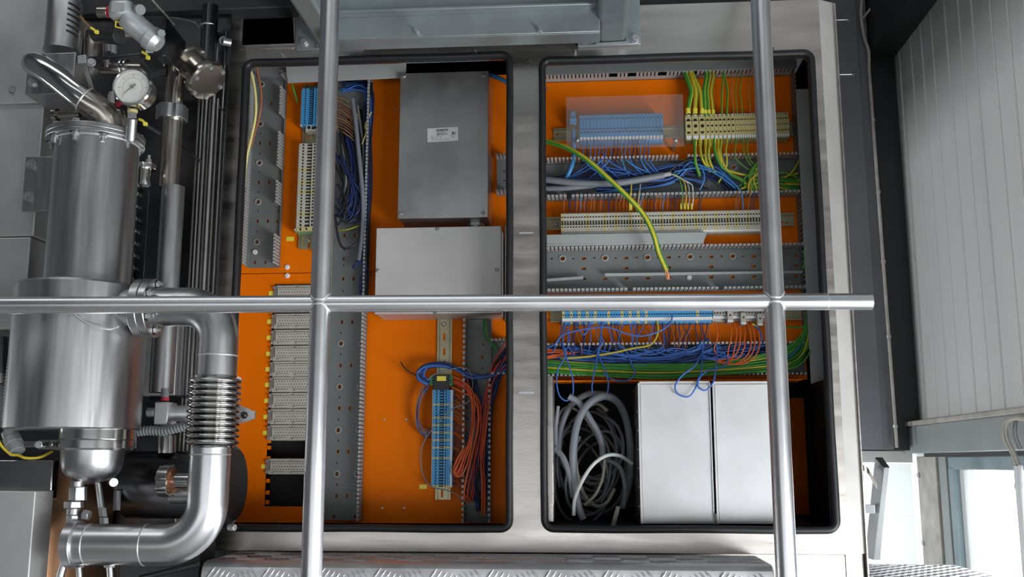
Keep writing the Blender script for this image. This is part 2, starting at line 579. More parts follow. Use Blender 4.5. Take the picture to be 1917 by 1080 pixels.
# platform of tread plate to the right, behind the cabinet
PZ = 1.20
plat = thing('tread_plate_platform', 'worn tread plate platform beside the side window, right of the cabinet', 'platform', (1.1, 1.0, 0.0))
MB().box(0.78, 1.405, 0.10, 1.86, PZ - 0.006, PZ).build('plate', 'tread_metal', plat)
MB().box(0.78, 1.405, 0.10, 1.86, PZ - 0.10, PZ - 0.006).build('edge_frame', 'galvanised', plat)
for xx in (0.84, 1.38):
    for yy in (0.2, 1.75):
        MB().box(xx - 0.03, xx + 0.03, yy - 0.03, yy + 0.03, 0.0, PZ - 0.10).build('leg', 'galvanised', plat)
tb = tread_bars(MB(), (0.78, 0.6, PZ), (1, 0, 0), (0, 1, 0), (0, 0, 1), 0.625, 1.25, pitch=0.03, bar=(0.019, 0.0026), hgt=0.0012)
tag(tb.build('tread_pattern', 'tread_metal', plat, flat=True), kind='stuff')

# ------------------------------------------------------------------ the control cabinet
FL, FR = W(338, 550, 0).x, W(1563, 550, 0).x
FZ0, FZ1 = W(1000, 1034, 0).z, W(1250, 8, 0).z
GL = (W(441, 550, 0).x, W(700, 989, 0).z, W(954, 550, 0).x, W(700, 111, 0).z)
GR = (W(1017, 550, 0).x, W(1290, 991, 0).z, W(1542, 550, 0).x, W(1270, 107, 0).z)
cab = thing('control_cabinet', 'stainless steel control cabinet standing with both its doors off, orange inside', 'cabinet', ((FL + FR) / 2, 0.2, 0.0))
HS = rect(455, 33, 553, 84, 0)
frame_holes = [rrect(*GL, 0.014), rrect(*GR, 0.014), [(HS[0], HS[2]), (HS[1], HS[2]), (HS[1], HS[3]), (HS[0], HS[3])]]
fr = holed_plate('front_frame', 'steel_frame', [(FL, FZ0), (FR, FZ0), (FR, FZ1), (FL, FZ1)], frame_holes, 0.0, 0.025, cab)
# body shell
BX1 = W(1589, 550, 0.03).x
BD = 0.48
MB().box(BX1 - 0.003, BX1, 0.026, BD, 0.0, FZ1 - 0.004).build('side_liner', 'dark_paint', cab)
MB().box(BX1, BX1 + 0.002, 0.012, BD, 0.0, FZ1 - 0.004).build('side_wall', 'steel_frame', cab)
MB().prism([(FR + 0.0003, 0.0008, FZ0), (BX1 + 0.002, 0.020, FZ0), (BX1 + 0.002, 0.0255, FZ0), (FR + 0.0003, 0.0255, FZ0)], (0, 0, FZ1 - FZ0)).build('edge_return', 'steel_matte', cab)
MB().box(FR - 0.002, BX1, 0.0265, 0.030, 0.0, FZ1 - 0.004).build('side_wall', 'steel_frame', cab, 0.003)
MB().box(FL - 0.02, FL + 0.012, 0.026, BD, 0.0, FZ1).build('side_wall', 'steel_frame', cab, 0.003)
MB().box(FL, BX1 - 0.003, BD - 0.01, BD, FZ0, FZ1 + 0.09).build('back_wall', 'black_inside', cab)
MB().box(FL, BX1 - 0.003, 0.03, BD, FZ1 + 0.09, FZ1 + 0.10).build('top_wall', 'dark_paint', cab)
MB().box(FL, BX1 - 0.003, 0.026, 0.030, FZ1 - 0.01, FZ1 + 0.10).build('light_leak_strip', 'dark_paint', cab)  # added strip that stops light leaking in above the frame
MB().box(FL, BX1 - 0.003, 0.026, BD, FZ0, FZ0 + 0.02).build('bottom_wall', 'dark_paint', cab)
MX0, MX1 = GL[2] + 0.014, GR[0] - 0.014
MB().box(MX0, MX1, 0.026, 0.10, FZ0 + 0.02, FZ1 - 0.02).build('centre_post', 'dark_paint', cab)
# plinth below the frame
PX1 = W(1597, 1060, 0.05).x
MB().box(FL, PX1, 0.028, BD, 0.0, FZ0 - 0.001).build('plinth', 'steel_frame', cab, 0.003)
# weld seams on the centre post
for py in (436, 735):
    c = W(986, py, 0)
    MB().box(MX0 + 0.004, MX1 - 0.004, -0.0006, 0.001, c.z - 0.0016, c.z + 0.0016).build('weld_seam', 'steel_bright', cab)
# rounded lips around each opening and the rubber seals
for (x0, z0, x1, z1), lab in ((GL, 'left'), (GR, 'right')):
    g = MB()
    path = [Vector((px, 0, pz)) for px, pz in rrect(x0, z0, x1, z1, 0.016, 6)]
    for i in range(len(path)):
        a, b = path[i], path[(i + 1) % len(path)]
    pts = []
    for i in range(len(path)):
        a, b = path[i], path[(i + 1) % len(path)]
        seg = max(1, int((b - a).length / 0.05))
        for q in range(seg):
            pts.append(a.lerp(b, q / seg))
    # slight waviness of a pushed-on seal
    wv = [p + Vector((0.0005 * math.sin(p.z * 23 + p.x * 9), -0.003, 0.0006 * math.sin(p.x * 21 + 1))) for p in pts]
    g.tube(wv, 0.0068, 10, closed=True)
    ch = [p + Vector((0, 0.008, 0)) for p in wv]
    g.tube(ch, 0.0068, 8, closed=True)
    g.build('door_seal', 'rubber', cab, sharp=60)
# studs along the top edge
for px, py in ((529, 107), (891, 103), (1077, 102), (1447, 96)):
    c = W(px, py - 4, 0)
    MB().cyl((c.x, -0.012, c.z), (c.x, 0.0, c.z), 0.0018, n=8).build('stud', 'zinc', cab)
# cut-out frame, upper left
x0, x1, z0, z1 = rect(450, 27, 557, 90, -0.003)
holes = [[(HS[0], HS[2]), (HS[1], HS[2]), (HS[1], HS[3]), (HS[0], HS[3])]]
bolts = []
for px in (459, 502, 546):
    for py in (30, 88):
        c = W(px, py, -0.003)
        bolts.append(c)
        holes.append(disc2d(c.x, c.z, 0.0026, 10))
holed_plate('cutout_rim', 'steel_frame', [(x0, z0), (x1, z0), (x1, z1), (x0, z1)], holes, -0.003, 0.0029, cab)

# orange mounting plates
PY = 0.20
a = rect(430, -20, 580, 112, PY)
MB().box(a[0], a[1], PY, PY + 0.003, a[2], a[3] - 0.01).build('upper_plate', 'orange_paint', cab)


def plate(name, px0, py0, px1, py1, Y=PY, mt='orange_paint', holes=()):
    a = rect(px0, py0, px1, py1, Y)
    return MB().box(a[0], a[1], Y, Y + 0.003, a[2], a[3]).build(name, mt, cab, 0.0008)


ZJ = W(700, 509, PY).z
lx0, lx1 = W(395, 550, PY).x, MX0 + 0.022
zlt, zlb = W(700, 147, PY).z, W(700, 979, PY).z
MB().box(lx0, lx1, PY, PY + 0.003, ZJ + 0.0008, zlt).build('mounting_plate', 'orange_paint', cab)
# lower left plate, with the window behind the connectors
cw = rect(503, 545, 600, 948, PY)
holed_plate('mounting_plate', 'orange_paint', [(lx0, zlb), (lx1, zlb), (lx1, ZJ - 0.0008), (lx0, ZJ - 0.0008)],
            [[(cw[0], cw[2]), (cw[1], cw[2]), (cw[1], cw[3]), (cw[0], cw[3])]], PY, 0.003, cab)
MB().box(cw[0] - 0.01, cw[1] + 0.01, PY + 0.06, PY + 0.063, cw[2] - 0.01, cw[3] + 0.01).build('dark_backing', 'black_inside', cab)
rx0, rx1 = MX1 - 0.022, W(1498, 450, PY).x
zrt, zrb = W(1270, 118, PY).z, W(1270, 712, PY).z
MB().box(rx0, rx1, PY, PY + 0.003, zrb, zrt).build('mounting_plate', 'orange_paint', cab)
# folded lower lip of the right mounting plate
lip = W(1270, 712, 0.15)
MB().box(rx0 + 0.05, rx1 - 0.02, 0.15, 0.2, lip.z - 0.0012, lip.z + 0.0012).build('plate_lip', 'orange_paint', cab)
# inner floor and side return of the lower right bay
MB().box(MX1, BX1 - 0.003, 0.05, 0.46, GR[1] - 0.004, GR[1] - 0.001).build('bay_floor', 'dark_paint', cab)
a = rect(1492, 730, 1545, 985, 0.32)
MB().box(a[0] - 0.02, BX1 - 0.008, 0.40, 0.404, GR[1] + 0.007, lip.z - 0.02).build('bay_panel', 'orange_paint', cab)
# steel upright at the right side of the lower bay
a = W(1536, 850, 0.08)
MB().box(a.x, a.x + 0.02, 0.03, 0.20, GR[1], lip.z - 0.01).build('bay_upright', 'steel_dark', cab)
a = W(1034, 850, 0.06)
MB().box(a.x - 0.012, a.x + 0.003, 0.03, 0.12, GR[1] + 0.01, lip.z).build('bay_upright', 'steel_frame', cab, 0.001)
# bolts heads and rivets on the plates
rv = MB()
for px, py in ((538, 500), (538, 516)):
    c = W(px, py, PY)
    MB().lathe((c.x, PY, c.z), (0, -1, 0), [(0, 0.0056), (0.002, 0.0054), (0.0036, 0.0034)], 14).build('plate_screw', 'white_plastic', cab)
for px, py in ((720, 785), (761, 785), (716, 951), (757, 951), (1025, 166), (590, 800), (520, 972), (742, 205)):
    c = W(px, py, PY)
    MB().lathe((c.x, PY, c.z), (0, -1, 0), [(0, 0.0024), (0.002, 0.002)], 10).build('plate_screw', 'zinc', cab)

# ------------------------------------------------------------------ galvanised stand bolted to the cabinet above the doors
st = thing('galvanised_stand', 'galvanised square-tube bracket stand with cross channel bolted above the cabinet doors', 'bracket', (0.0, -0.2, W(850, 90, -0.01).z))
TY0 = -0.010
tubes = []
for (tx0, tx1, ty), (bx0, by0, bx1, by1) in (((596, 640, 90), (556, 40, 676, 91)), ((1118, 1172, 81), (1081, 20, 1199, 84))):
    a = rect(bx0, by0, bx1, by1, TY0)
    top = a[3] + 0.05
    MB().box(a[0], a[1], TY0, -0.0005, a[2], top).build('base_plate', 'galvanised', st, 0.0015)
    t0, t1 = W(tx0, ty, TY0).x, W(tx1, ty, TY0).x
    tz = W((tx0 + tx1) / 2, ty - 1, TY0).z
    MB().box(t0, t1, -0.62, TY0, tz, tz + 0.12).build('square_tube', 'galvanised', st, 0.009)
    # weld bead
    wb_ = MB()
    wb_.tube([(t0 - 0.001, TY0 - 0.002, tz + 0.05), (t0 - 0.001, TY0 - 0.002, tz - 0.001), (t1 + 0.001, TY0 - 0.002, tz - 0.001), (t1 + 0.001, TY0 - 0.002, tz + 0.05)], 0.0035, 8)
    wb_.build('weld_bead', 'galvanised', st)
    tubes.append((t0, t1, tz))
    for px in ((bx0 + 14, bx1 - 10)):
        c = W(px, by1 - 11, TY0)
        b_ = MB().cyl((c.x, TY0 - 0.0025, c.z), (c.x, TY0, c.z), 0.0095, n=20)
        b_.cyl((c.x, TY0 - 0.009, c.z), (c.x, TY0 - 0.0025, c.z), 0.0072, n=6)
        b_.build('bolt', 'zinc', st, 0.0006)
# cross channel between the tubes
cy0 = -0.11
zb = W(870, 67, cy0).z
x0, x1 = tubes[0][1], tubes[1][0]
ch = MB()
ch.box(x0 - 0.004, x1 + 0.004, cy0, cy0 + 0.006, zb, zb + 0.13)
ch.box(x0 - 0.004, x1 + 0.004, cy0 + 0.006, cy0 + 0.05, zb, zb + 0.006)
ch.build('cross_channel', 'galvanised', st, 0.0015)
zf = W(870, 17, cy0 - 0.02).z
fl = MB()
fl.box(x0 - 0.004, x1 + 0.004, cy0 - 0.022, cy0, zf, zf + 0.006)
fl.build('channel_flange', 'galvanised', st, 0.0015)
for px, py in ((781, 61), (1011, 58)):
    c = W(px, py, cy0)
    b_ = MB().cyl((c.x, cy0 - 0.006, c.z), (c.x, cy0, c.z), 0.005, n=6)
    b_.cyl((c.x, cy0 - 0.014, c.z), (c.x, cy0 - 0.006, c.z), 0.003, n=10)
    b_.build('bolt', 'zinc', st)
# unseen deck added over the stand, first meant to shade the siding
dz_ = max(t[2] for t in tubes) + 0.121
deck = MB().box(-0.6, 0.45, -0.66, -0.02, dz_, dz_ + 0.04)
dk = tag(deck.build('added_shade_deck', 'galvanised'), 'unseen galvanised deck added on the bracket stand to shade from above', 'deck')
# dark header beam at the top left behind the stand
hb = rect(398, -20, 556, 24, -0.03)
tag(MB().box(-1.3, hb[1], -0.05, -0.002, hb[2], hb[2] + 0.06).build('header_beam', 'dark_paint', None, 0.002), 'dark steel header beam above the machine and square cut-out', 'beam')

# ------------------------------------------------------------------ step of tread plate in front of the cabinet
SZ = W(900, 1036, 0.0).z
SX0, SX1 = W(377, 1062, -0.18).x, W(1449, 1060, -0.18).x
stp = thing('tread_plate_step', 'bright five-bar tread plate step running along the foot of the cabinet', 'step', ((SX0 + SX1) / 2, -0.1, 0.0))
sp = MB()
prof = [(-0.004, SZ), (-0.16, SZ), (-0.172, SZ - 0.003), (-0.179, SZ - 0.009), (-0.182, SZ - 0.02), (-0.182, SZ - 0.25), (-0.176, SZ - 0.25), (-0.176, SZ - 0.02), (-0.16, SZ - 0.006), (-0.004, SZ - 0.006)]
sp.prism([(SX0, p[0], p[1]) for p in prof], (SX1 - SX0, 0, 0))
sp.build('tread_sheet', 'tread_metal', stp, 0.002)
tp = MB()
tread_bars(tp, (SX0, -0.163, SZ), (1, 0, 0), (0, 1, 0), (0, 0, 1), SX1 - SX0, 0.155, pitch=0.046)
tread_bars(tp, (SX1, -0.182, SZ - 0.002), (-1, 0, 0), (0, 0, -1), (0, -1, 0), SX1 - SX0, 0.243, pitch=0.046)
tag(tp.build('tread_pattern', 'tread_metal', stp, flat=True), kind='stuff')
MB().box(SX0 + 0.005, SX1 - 0.005, -0.17, -0.01, 0.0, SZ - 0.03).build('step_body', 'dark_paint', stp)

# ------------------------------------------------------------------ railing
RYL, RYR = -0.505, -0.425


def rail_y(px):
    return RYL + (RYR - RYL) * px / 1630.0


rail = thing('guard_railing', 'brushed stainless tube guard railing crossing in front of the cabinet', 'railing', (0.0, -0.46, 0.0))
pa, pb = W(-60, 571.5, rail_y(-60)), W(1548, 564.5, rail_y(1548))
pl_ = W(-500, 574, rail_y(-500))
rr = R(16, 800, 566, rail_y(800))
pe = W(1632, 564.5, rail_y(1632))
MB().cyl(pl_, pb, rr, n=40).build('handrail', 'steel_tube', rail)
e = MB().cyl(pb - (pb - pa).normalized() * 0.03, pe, rr * 0.96, n=40)
e.build('rail_end', 'steel_tube', rail, 0.001)
MB().lathe(pb - (pb - pa).normalized() * 0.001, pb - pa, [(0, rr * 1.02), (0.0015, rr * 1.02)], 40).build('rail_joint', 'steel_bright', rail)
for px, py in ((600, 567), (1449, 563)):
    yy = rail_y(px)
    c = W(px, py, yy)
    rp = R(19, px, py, yy)
    up = MB().cyl((c.x, yy, c.z), (c.x, yy, c.z + 0.62), rp, n=40)
    up.build('upper_post', 'steel_tube', rail)
    MB().cyl((c.x, yy, 0.0), (c.x, yy, c.z), rp, n=40).build('lower_post', 'steel_tube', rail)
    # weld beads where the tubes meet
    wbm = MB()
    for sgn in (-1, 1):
        loop = []
        for i in range(28):
            th = 2 * math.pi * i / 28
            X, Yp = rp * math.cos(th), rp * math.sin(th)
            zz = math.sqrt(max(0.0, (rr * 1.02) ** 2 - min(Yp * Yp, (rr * 1.02) ** 2)))
            loop.append((c.x + X * 1.01, yy + Yp * 1.01, c.z + sgn * max(zz, rr * 0.25) ))
        wbm.tube(loop, 0.0015, 6, closed=True)
    wbm.build('weld_bead', 'steel_bright', rail)
# ------------------------------------------------------------------ wiring ducts
DB = 0.192         # front of a duct base
DF = 0.150         # tips of the fingers


def comb_wall(mb, axis, fixed, a0, a1, pitch=0.0078, fw=0.0050, root=0.010, gaps=(), flare=0.0, tips=None, seed=0, yf=DF):
    """slotted side wall of a duct. axis 'z': wall at X = fixed running in Z; axis 'x': wall at Z = fixed running in X"""
    rnd = random.Random(seed)
    t = 0.0007

    def bx(p0, p1, y0, y1, m):
        if axis == 'z':
            mb.box(fixed - t, fixed + t, y0, y1, p0, p1, m)
        else:
            mb.box(p0, p1, y0, y1, fixed - t, fixed + t, m)
    bx(a0, a1, DB - root, DB, 0)
    n = int((a1 - a0) / pitch)
    for i in range(n):
        c = a0 + (i + 0.5) * pitch
        if any(g0 < c < g1 for g0, g1 in gaps):
            continue
        d = rnd.uniform(-0.0012, 0.0012)
        bx(c - fw / 2, c + fw / 2, yf + d + 0.004, DB - root, 1)
        # rounded, slightly thicker tip
        if axis == 'z':
            mb.box(fixed - 0.0022, fixed + 0.0022, yf + d, yf + d + 0.004, c - fw / 2, c + fw / 2, 1)
        else:
            mb.box(c - fw / 2, c + fw / 2, yf + d, yf + d + 0.004, fixed - 0.0022, fixed + 0.0022, 1)


def slots(Y, items):
    """[(px, py, w_mm, h_mm)] -> 2D hole outlines"""
    out = []
    for px, py, w, h in items:
        c = W(px, py, Y)
        out.append(slot2d(c.x, c.z, w / 1000, h / 1000, 3))
    return out


def ring(mb, px, py, Y, ro=0.0072, ri=0.0052, m=0):
    c = W(px, py, Y)
    mb.lathe((c.x, Y, c.z), (0, -1, 0), [(0, ro), (0.0016, ro), (0.0022, ro - 0.0006), (0.0022, ri), (0.0, ri)], 18, m, cap=False)


def duct(name, label, base, items, rings=(), walls=(), axis='z', pegs=()):
    """base = px rect on the plane DB; walls = list of dicts for comb_wall"""
    x0, x1, z0, z1 = rect(*base, DB)
    d = thing(name, label, 'wiring duct', ((x0 + x1) / 2, DB, z0))
    holed_plate('duct_base', 'duct_grey', [(x0, z0), (x1, z0), (x1, z1), (x0, z1)], slots(DB, items), DB, 0.0018, d)
    for w in walls:
        mb = MB()
        side = w.pop('side')
        if axis == 'z':
            fixed = x0 if side == 0 else x1
            comb_wall(mb, 'z', fixed, z0, z1, **w)
        else:
            fixed = z0 if side == 0 else z1
            comb_wall(mb, 'x', fixed, x0, x1, **w)
        o = mb.build('finger_wall', ['duct_grey', 'duct_light'], d, flat=True)
        o['kind'] = 'stuff'
    for px, py in rings:
        r_ = MB(); ring(r_, px, py, DB); r_.build('slot_ring', 'duct_light', d)
    for px, py in pegs:
        c = W(px, py, DB)
        MB().lathe((c.x, DB, c.z), (0, -1, 0), [(0, 0.0055), (0.003, 0.0055), (0.005, 0.004)], 16).build('fixing_peg', 'white_plastic', d)
    return d, (x0, x1, z0, z1)


def zc(py, px=700):
    return W(px, py, DB).z


def xc(px, py=450):
    return W(px, py, DB).x


# left duct of the left bay
itA, rgA = [], []
for i, py in enumerate((158, 232, 305, 378, 453)):
    cx = 490 - (py - 150) * 0.030
    itA.append((cx, py, 4.5, 8)); rgA.append((cx, py))
    if i < 4:
        itA += [(cx - 1, py + 36, 4.4, 8), (cx + 18, py + 36, 4.4, 8), (cx - 0.5, py + 17, 2.4, 4.5), (cx - 1.5, py + 55, 2.4, 4.5)]
    if i in (2, 3):
        itA += [(cx + 37, py, 4.5, 8), (cx + 36, py + 36, 4.4, 8), (cx + 37, py + 17, 2.4, 4.5), (cx + 36, py + 55, 2.4, 4.5)]
        rgA.append((cx + 37, py))
itA += [(477, 491, 4.4, 8), (497, 491, 4.4, 8)]
duct('wiring_duct', 'open slotted grey wiring duct at the far left of the left bay', (474, 140, 531, 501), itA, rgA, axis='z', pegs=((478, 472), (520, 473)),
     walls=[dict(side=0, pitch=0.0068, fw=0.0050, root=0.019, yf=DF), dict(side=1, pitch=0.0072, fw=0.0048, gaps=((zc(250), zc(222)), (zc(170), zc(150)), (zc(340), zc(318)), (zc(440), zc(384))))])
# long middle duct
itB, rgB = [], []
for py in (643, 724, 805, 887):
    cx = 638 - (py - 643) * 0.030
    for k_ in (0, 1):
        itB.append((cx + 39 * k_, py, 4.8, 8.5)); rgB.append((cx + 39 * k_, py))
        itB += [(cx + 39 * k_, py - 20, 2.4, 4.5), (cx + 39 * k_, py + 20, 2.4, 4.5)]
for py in (441, 522, 603, 684, 764, 845, 928):
    cx = 640 - (py - 603) * 0.030
    for k_ in (0, 1, 2):
        itB.append((cx + 19.4 * k_, py, 4.6, 8))
for py in (468, 484, 497, 545):
    itB.append((640 - (py - 603) * 0.03, py, 3.6 if py == 484 else 2.4, 8 if py == 484 else 4.5))
itB += [(625, 967, 4.8, 8), (665, 967, 4.8, 8)]
ductB, bB = duct('wiring_duct', 'long tall open wiring duct in the middle of the left bay', (604, 152, 688, 974), itB, rgB, axis='z',
                 walls=[dict(side=0, gaps=((zc(990), zc(480)),)), dict(side=1, pitch=0.0082, fw=0.0058, seed=3)])
# lower right duct of the left bay
itC = [(905, 645, 3, 5), (903, 668, 4.6, 8), (903, 690, 2.4, 4.5), (895, 955, 4, 7)]
ductC, bC = duct('wiring_duct', 'lower wiring duct stuffed with red and blue wires in the left bay', (872, 598, 920, 978), itC, (), axis='z',
                 walls=[dict(side=0, pitch=0.0110, fw=0.0058, seed=5), dict(side=1, pitch=0.0110, fw=0.0058, seed=6, gaps=((zc(706), zc(590)),))])
# short cross duct joining it to the centre post
duct('wiring_duct', 'short stub of wiring duct beside the centre post, behind blue wires', (921, 640, 962, 702), [], (), axis='x',
     walls=[dict(side=1), dict(side=0, pitch=0.011, fw=0.006)])
duct('wiring_duct', 'short stub of wiring duct right of the upper steel box', (930, 300, 962, 366), [(944, 320, 6, 3.2), (944, 338, 6, 3.2)], (), axis='x',
     walls=[dict(side=1, pitch=0.0075), dict(side=0, pitch=0.0085, fw=0.006)])

# right bay, horizontal ducts
def xr(px): return W(px, 330, DB).x
it2 = [(1300, 312, 9, 6), (1372, 313, 9, 6), (1430, 315, 8, 5), (1460, 330, 6, 4)]
duct2, b2 = duct('wiring_duct', 'upper horizontal wiring duct filled with blue and green wires', (1017, 303, 1496, 372), it2, [(1275, 313), (1373, 314)], axis='x',
                 walls=[dict(side=1, pitch=0.0080, fw=0.0048, gaps=((xr(1272), xr(1281)),)), dict(side=0, pitch=0.0084, fw=0.0062, gaps=((xr(1060), xr(1068)),), seed=9)])
it3 = []
rg3 = []
for i in range(7):
    cx = 1053 + 79.5 * i
    py = 484 - (cx - 1053) * 0.014
    if cx < 1500:
        it3 += [(cx, py, 9.5, 6)]; rg3.append((cx, py))
    it3 += [(cx - 20, py, 5, 2.8), (cx + 20, py, 5, 2.8), (cx + 40, py, 9, 5)]
    it3 += [(cx + 40, py + 19, 9, 5), (cx + 40, py + 38, 9, 4.6), (cx + 80, py + 38, 9, 4.6)]
it3 = [q for q in it3 if 1010 < q[0] < 1495]
duct3, b3 = duct('wiring_duct', 'middle horizontal wiring duct, empty, showing its slotted base', (1017, 468, 1504, 546), it3, rg3, axis='x', pegs=((1290, 520),),
                 walls=[dict(side=1, pitch=0.0082, fw=0.0058), dict(side=0, pitch=0.0086, fw=0.0060, seed=4, gaps=((xr(1168), xr(1176)), (xr(1332), xr(1342))))])
it4 = [(1086, 651, 11, 8), (1247, 651, 11, 8)]
duct4, b4 = duct('wiring_duct', 'lower horizontal wiring duct overflowing with blue and green wires', (1017, 647, 1506, 703), it4, [(1086, 651), (1247, 651)], axis='x',
                 walls=[dict(side=1, pitch=0.0082, fw=0.0050, gaps=((xr(1232), xr(1240)), (xr(1072), xr(1080)))), dict(side=0, pitch=0.0084, fw=0.0050, seed=2, yf=DF + 0.01)])
# loose strips lying in the middle duct
a = rect(1140, 508, 1502, 514, 0.172)
lc = MB(); p, q = W(1133, 517, 0.172), W(1503, 511, 0.172)
lc.prism([(p.x, 0.172, p.z), (q.x, 0.172, q.z), (q.x, 0.172, q.z + 0.0045), (p.x, 0.172, p.z + 0.006)], (0, 0.006, 0))
tag(lc.build('trim_strip', 'duct_light'), 'long thin grey strip lying loose in the middle wiring duct', 'strip')
lc = MB(); p, q = W(1022, 527, 0.17), W(1092, 522, 0.17)
lc.prism([(p.x, 0.17, p.z), (q.x, 0.17, q.z), (q.x, 0.17, q.z + 0.0055), (p.x, 0.17, p.z + 0.0055)], (0, 0.006, 0))
tag(lc.build('trim_strip', 'duct_light'), 'short broken grey strip at the left end of the middle duct', 'strip')
# removed duct lid lying under the long terminal row
p, q = W(1000, 437, 0.145), W(1323, 438, 0.145)
zl0, zl1 = W(1150, 457, 0.145).z, W(1150, 437, 0.145).z
ld = MB()
ld.prism([(p.x, 0.145, zl1), (q.x + 0.001, 0.145, zl1), (q.x - 0.006, 0.145, zl0 + 0.003), (p.x, 0.145, zl0 + 0.003)], (0, 0.003, 0))
ld.prism([(p.x, 0.1452, zl0 + 0.003), (q.x - 0.006, 0.1452, zl0 + 0.003), (q.x - 0.006, 0.158, zl0 - 0.0005), (p.x, 0.158, zl0 - 0.0005)], (0, 0, -0.002))
ld.box(p.x, q.x, 0.146, 0.158, zl1 - 0.002, zl1)
tag(ld.build('duct_lid', 'duct_light', None, 0.0006), 'grey duct lid sitting askew below the long white terminal row', 'duct lid')

# top duct of the right bay with its lid on
td = thing('wiring_duct', 'closed top wiring duct with its grey lid on, right bay', 'wiring duct', (0.3, 0.17, W(1250, 140, 0.16).z))
x0, x1 = W(1000, 130, 0.158).x, W(1492, 130, 0.158).x
z1, z0 = W(1250, 112, 0.158).z, W(1250, 134.5, 0.158).z
MB().box(x0, x1, 0.156, 0.159, z0, z1).build('lid', 'duct_grey', td, 0.001)
cb = MB()
n = int((x1 - x0) / 0.0079)
for i in range(n):
    c = x0 + (i + 0.5) * 0.0079
    if i in (20, 21, 25, 26, 33, 34, 42):
        continue
    cb.box(c - 0.0027, c + 0.0027, 0.159, 0.182, z0 + 0.0004, z0 + 0.002)
cb.box(x0, x1, 0.182, 0.199, z0 + 0.0004, z0 + 0.002)
tag(cb.build('finger_wall', 'duct_light', td, flat=True), kind='stuff')
MB().box(x0, x1, 0.197, 0.199, z0, z1).build('duct_base', 'black_inside', td)
# right vertical duct with its lid on
rd = thing('wiring_duct', 'vertical wiring duct with lid along the right edge of the right bay', 'wiring duct', (0.55, 0.17, W(1520, 720, 0.15).z))
zt, zm, zb_ = W(1490, 168, 0.15).z, W(1510, 560, 0.15).z, W(1530, 724, 0.15).z
xa = W(1509, 550, 0.15).x
MB().box(xa, xa + 0.05, 0.146, 0.149, zb_, zt).build('lid', 'duct_light', rd, 0.001)
cb = MB()
n = int((W(1490, 125, 0.15).z - zb_ - 0.11) / 0.0096)
for i in range(n):
    z_ = zb_ + 0.115 + i * 0.0096
    cb.box(xa, xa + 0.0015, 0.150, 0.178, z_, z_ + 0.0062)
cb.box(xa, xa + 0.0015, 0.178, 0.199, zb_ + 0.11, W(1490, 125, 0.15).z)
tag(cb.build('finger_wall', 'duct_grey', rd, flat=True), kind='stuff')
MB().box(xa + 0.03, xa + 0.032, 0.150, 0.199, zb_ + 0.11, zt + 0.05).build('duct_base', 'black_inside', rd)
# lid lying across the top of the left bay
p, q = W(537, 130, 0.12), W(760, 130, 0.12)
zA, zB = W(640, 152, 0.12).z, W(640, 114, 0.12).z
ld = MB()
ld.prism([(p.x + 0.003, 0.12, zA), (q.x, 0.12, zA + 0.004), (q.x, 0.12, zB + 0.004), (p.x - 0.004, 0.12, zB)], (0, 0.003, 0))
tag(ld.build('duct_lid', 'duct_light', None, 0.0006), 'grey duct lid lying across the top of the left bay', 'duct lid')
a = rect(478, 116, 545, 136, 0.15)
MB().box(a[0], a[1] + 0.01, 0.15, 0.199, a[2], a[3] + 0.02).build('top_duct_end', 'duct_grey', cab)

# ------------------------------------------------------------------ DIN rails
def din_rail(label, base, axis, slots_px=(), screw=None, Y=PY):
    x0, x1, z0, z1 = rect(*base, Y)
    d = thing('mounting_rail', label, 'mounting rail', ((x0 + x1) / 2, Y, z0))
    yf = Y - 0.0075
    hl = []
    for px, py, w, h in slots_px:
        c = W(px, py, yf); hl.append(slot2d(c.x, c.z, w / 1000, h / 1000, 3))
    e = 0.0045
    if axis == 'z':
        holed_plate('rail_web', 'zinc_yellow', [(x0 + e, z0), (x1 - e, z0), (x1 - e, z1), (x0 + e, z1)], hl, Y - 0.003, 0.0012, d)
        f = MB()
        for a_, b_, c_ in ((x0, x0 + e, x0 + e), (x1 - e, x1, x1 - e)):
            f.box(a_, b_, yf, yf + 0.0012, z0, z1)
            f.box(c_ - 0.0006, c_ + 0.0006, yf, Y - 0.002, z0, z1)
    else:
        holed_plate('rail_web', 'zinc_yellow', [(x0, z0 + e), (x1, z0 + e), (x1, z1 - e), (x0, z1 - e)], hl, Y - 0.003, 0.0012, d)
        f = MB()
        for a_, b_, c_ in ((z0, z0 + e, z0 + e), (z1 - e, z1, z1 - e)):
            f.box(x0, x1, yf, yf + 0.0012, a_, b_)
            f.box(x0, x1, yf, Y - 0.002, c_ - 0.0006, c_ + 0.0006)
    f.build('rail_flange', 'zinc_yellow', d)
    if screw:
        c = W(*screw, Y - 0.003)
        MB().lathe((c.x, Y - 0.003, c.z), (0, -1, 0), [(0, 0.0048), (0.002, 0.0046), (0.0034, 0.003)], 14).build('rail_screw', 'zinc', d)
    return d


din_rail('yellow-zinc rail carrying the upper blue and white terminals, left bay', (566, 160, 592, 467), 'z', [(576, 255, 4, 8), (577, 459, 4, 12)], (577, 449))
din_rail('yellow-zinc slotted rail above the lower blue terminal column', (818, 585, 846, 935), 'z', [(831, 630, 5, 15), (831, 658, 5, 15), (831, 680, 5, 12), (818 + 9, 924, 4, 16)], (831, 607))
din_rail('dull rail behind the clear cover and the green-yellow terminals', (1036, 237, 1488, 261), 'x', [(1043, 250, 7, 4)])
din_rail('dull rail behind the long white terminal row', (1022, 404, 1486, 428), 'x', [(1462, 415, 12, 4), (1474, 415, 6, 4)], (1041, 421))
din_rail('dull rail behind the lower blue terminal row', (1030, 576, 1500, 602), 'x', [])

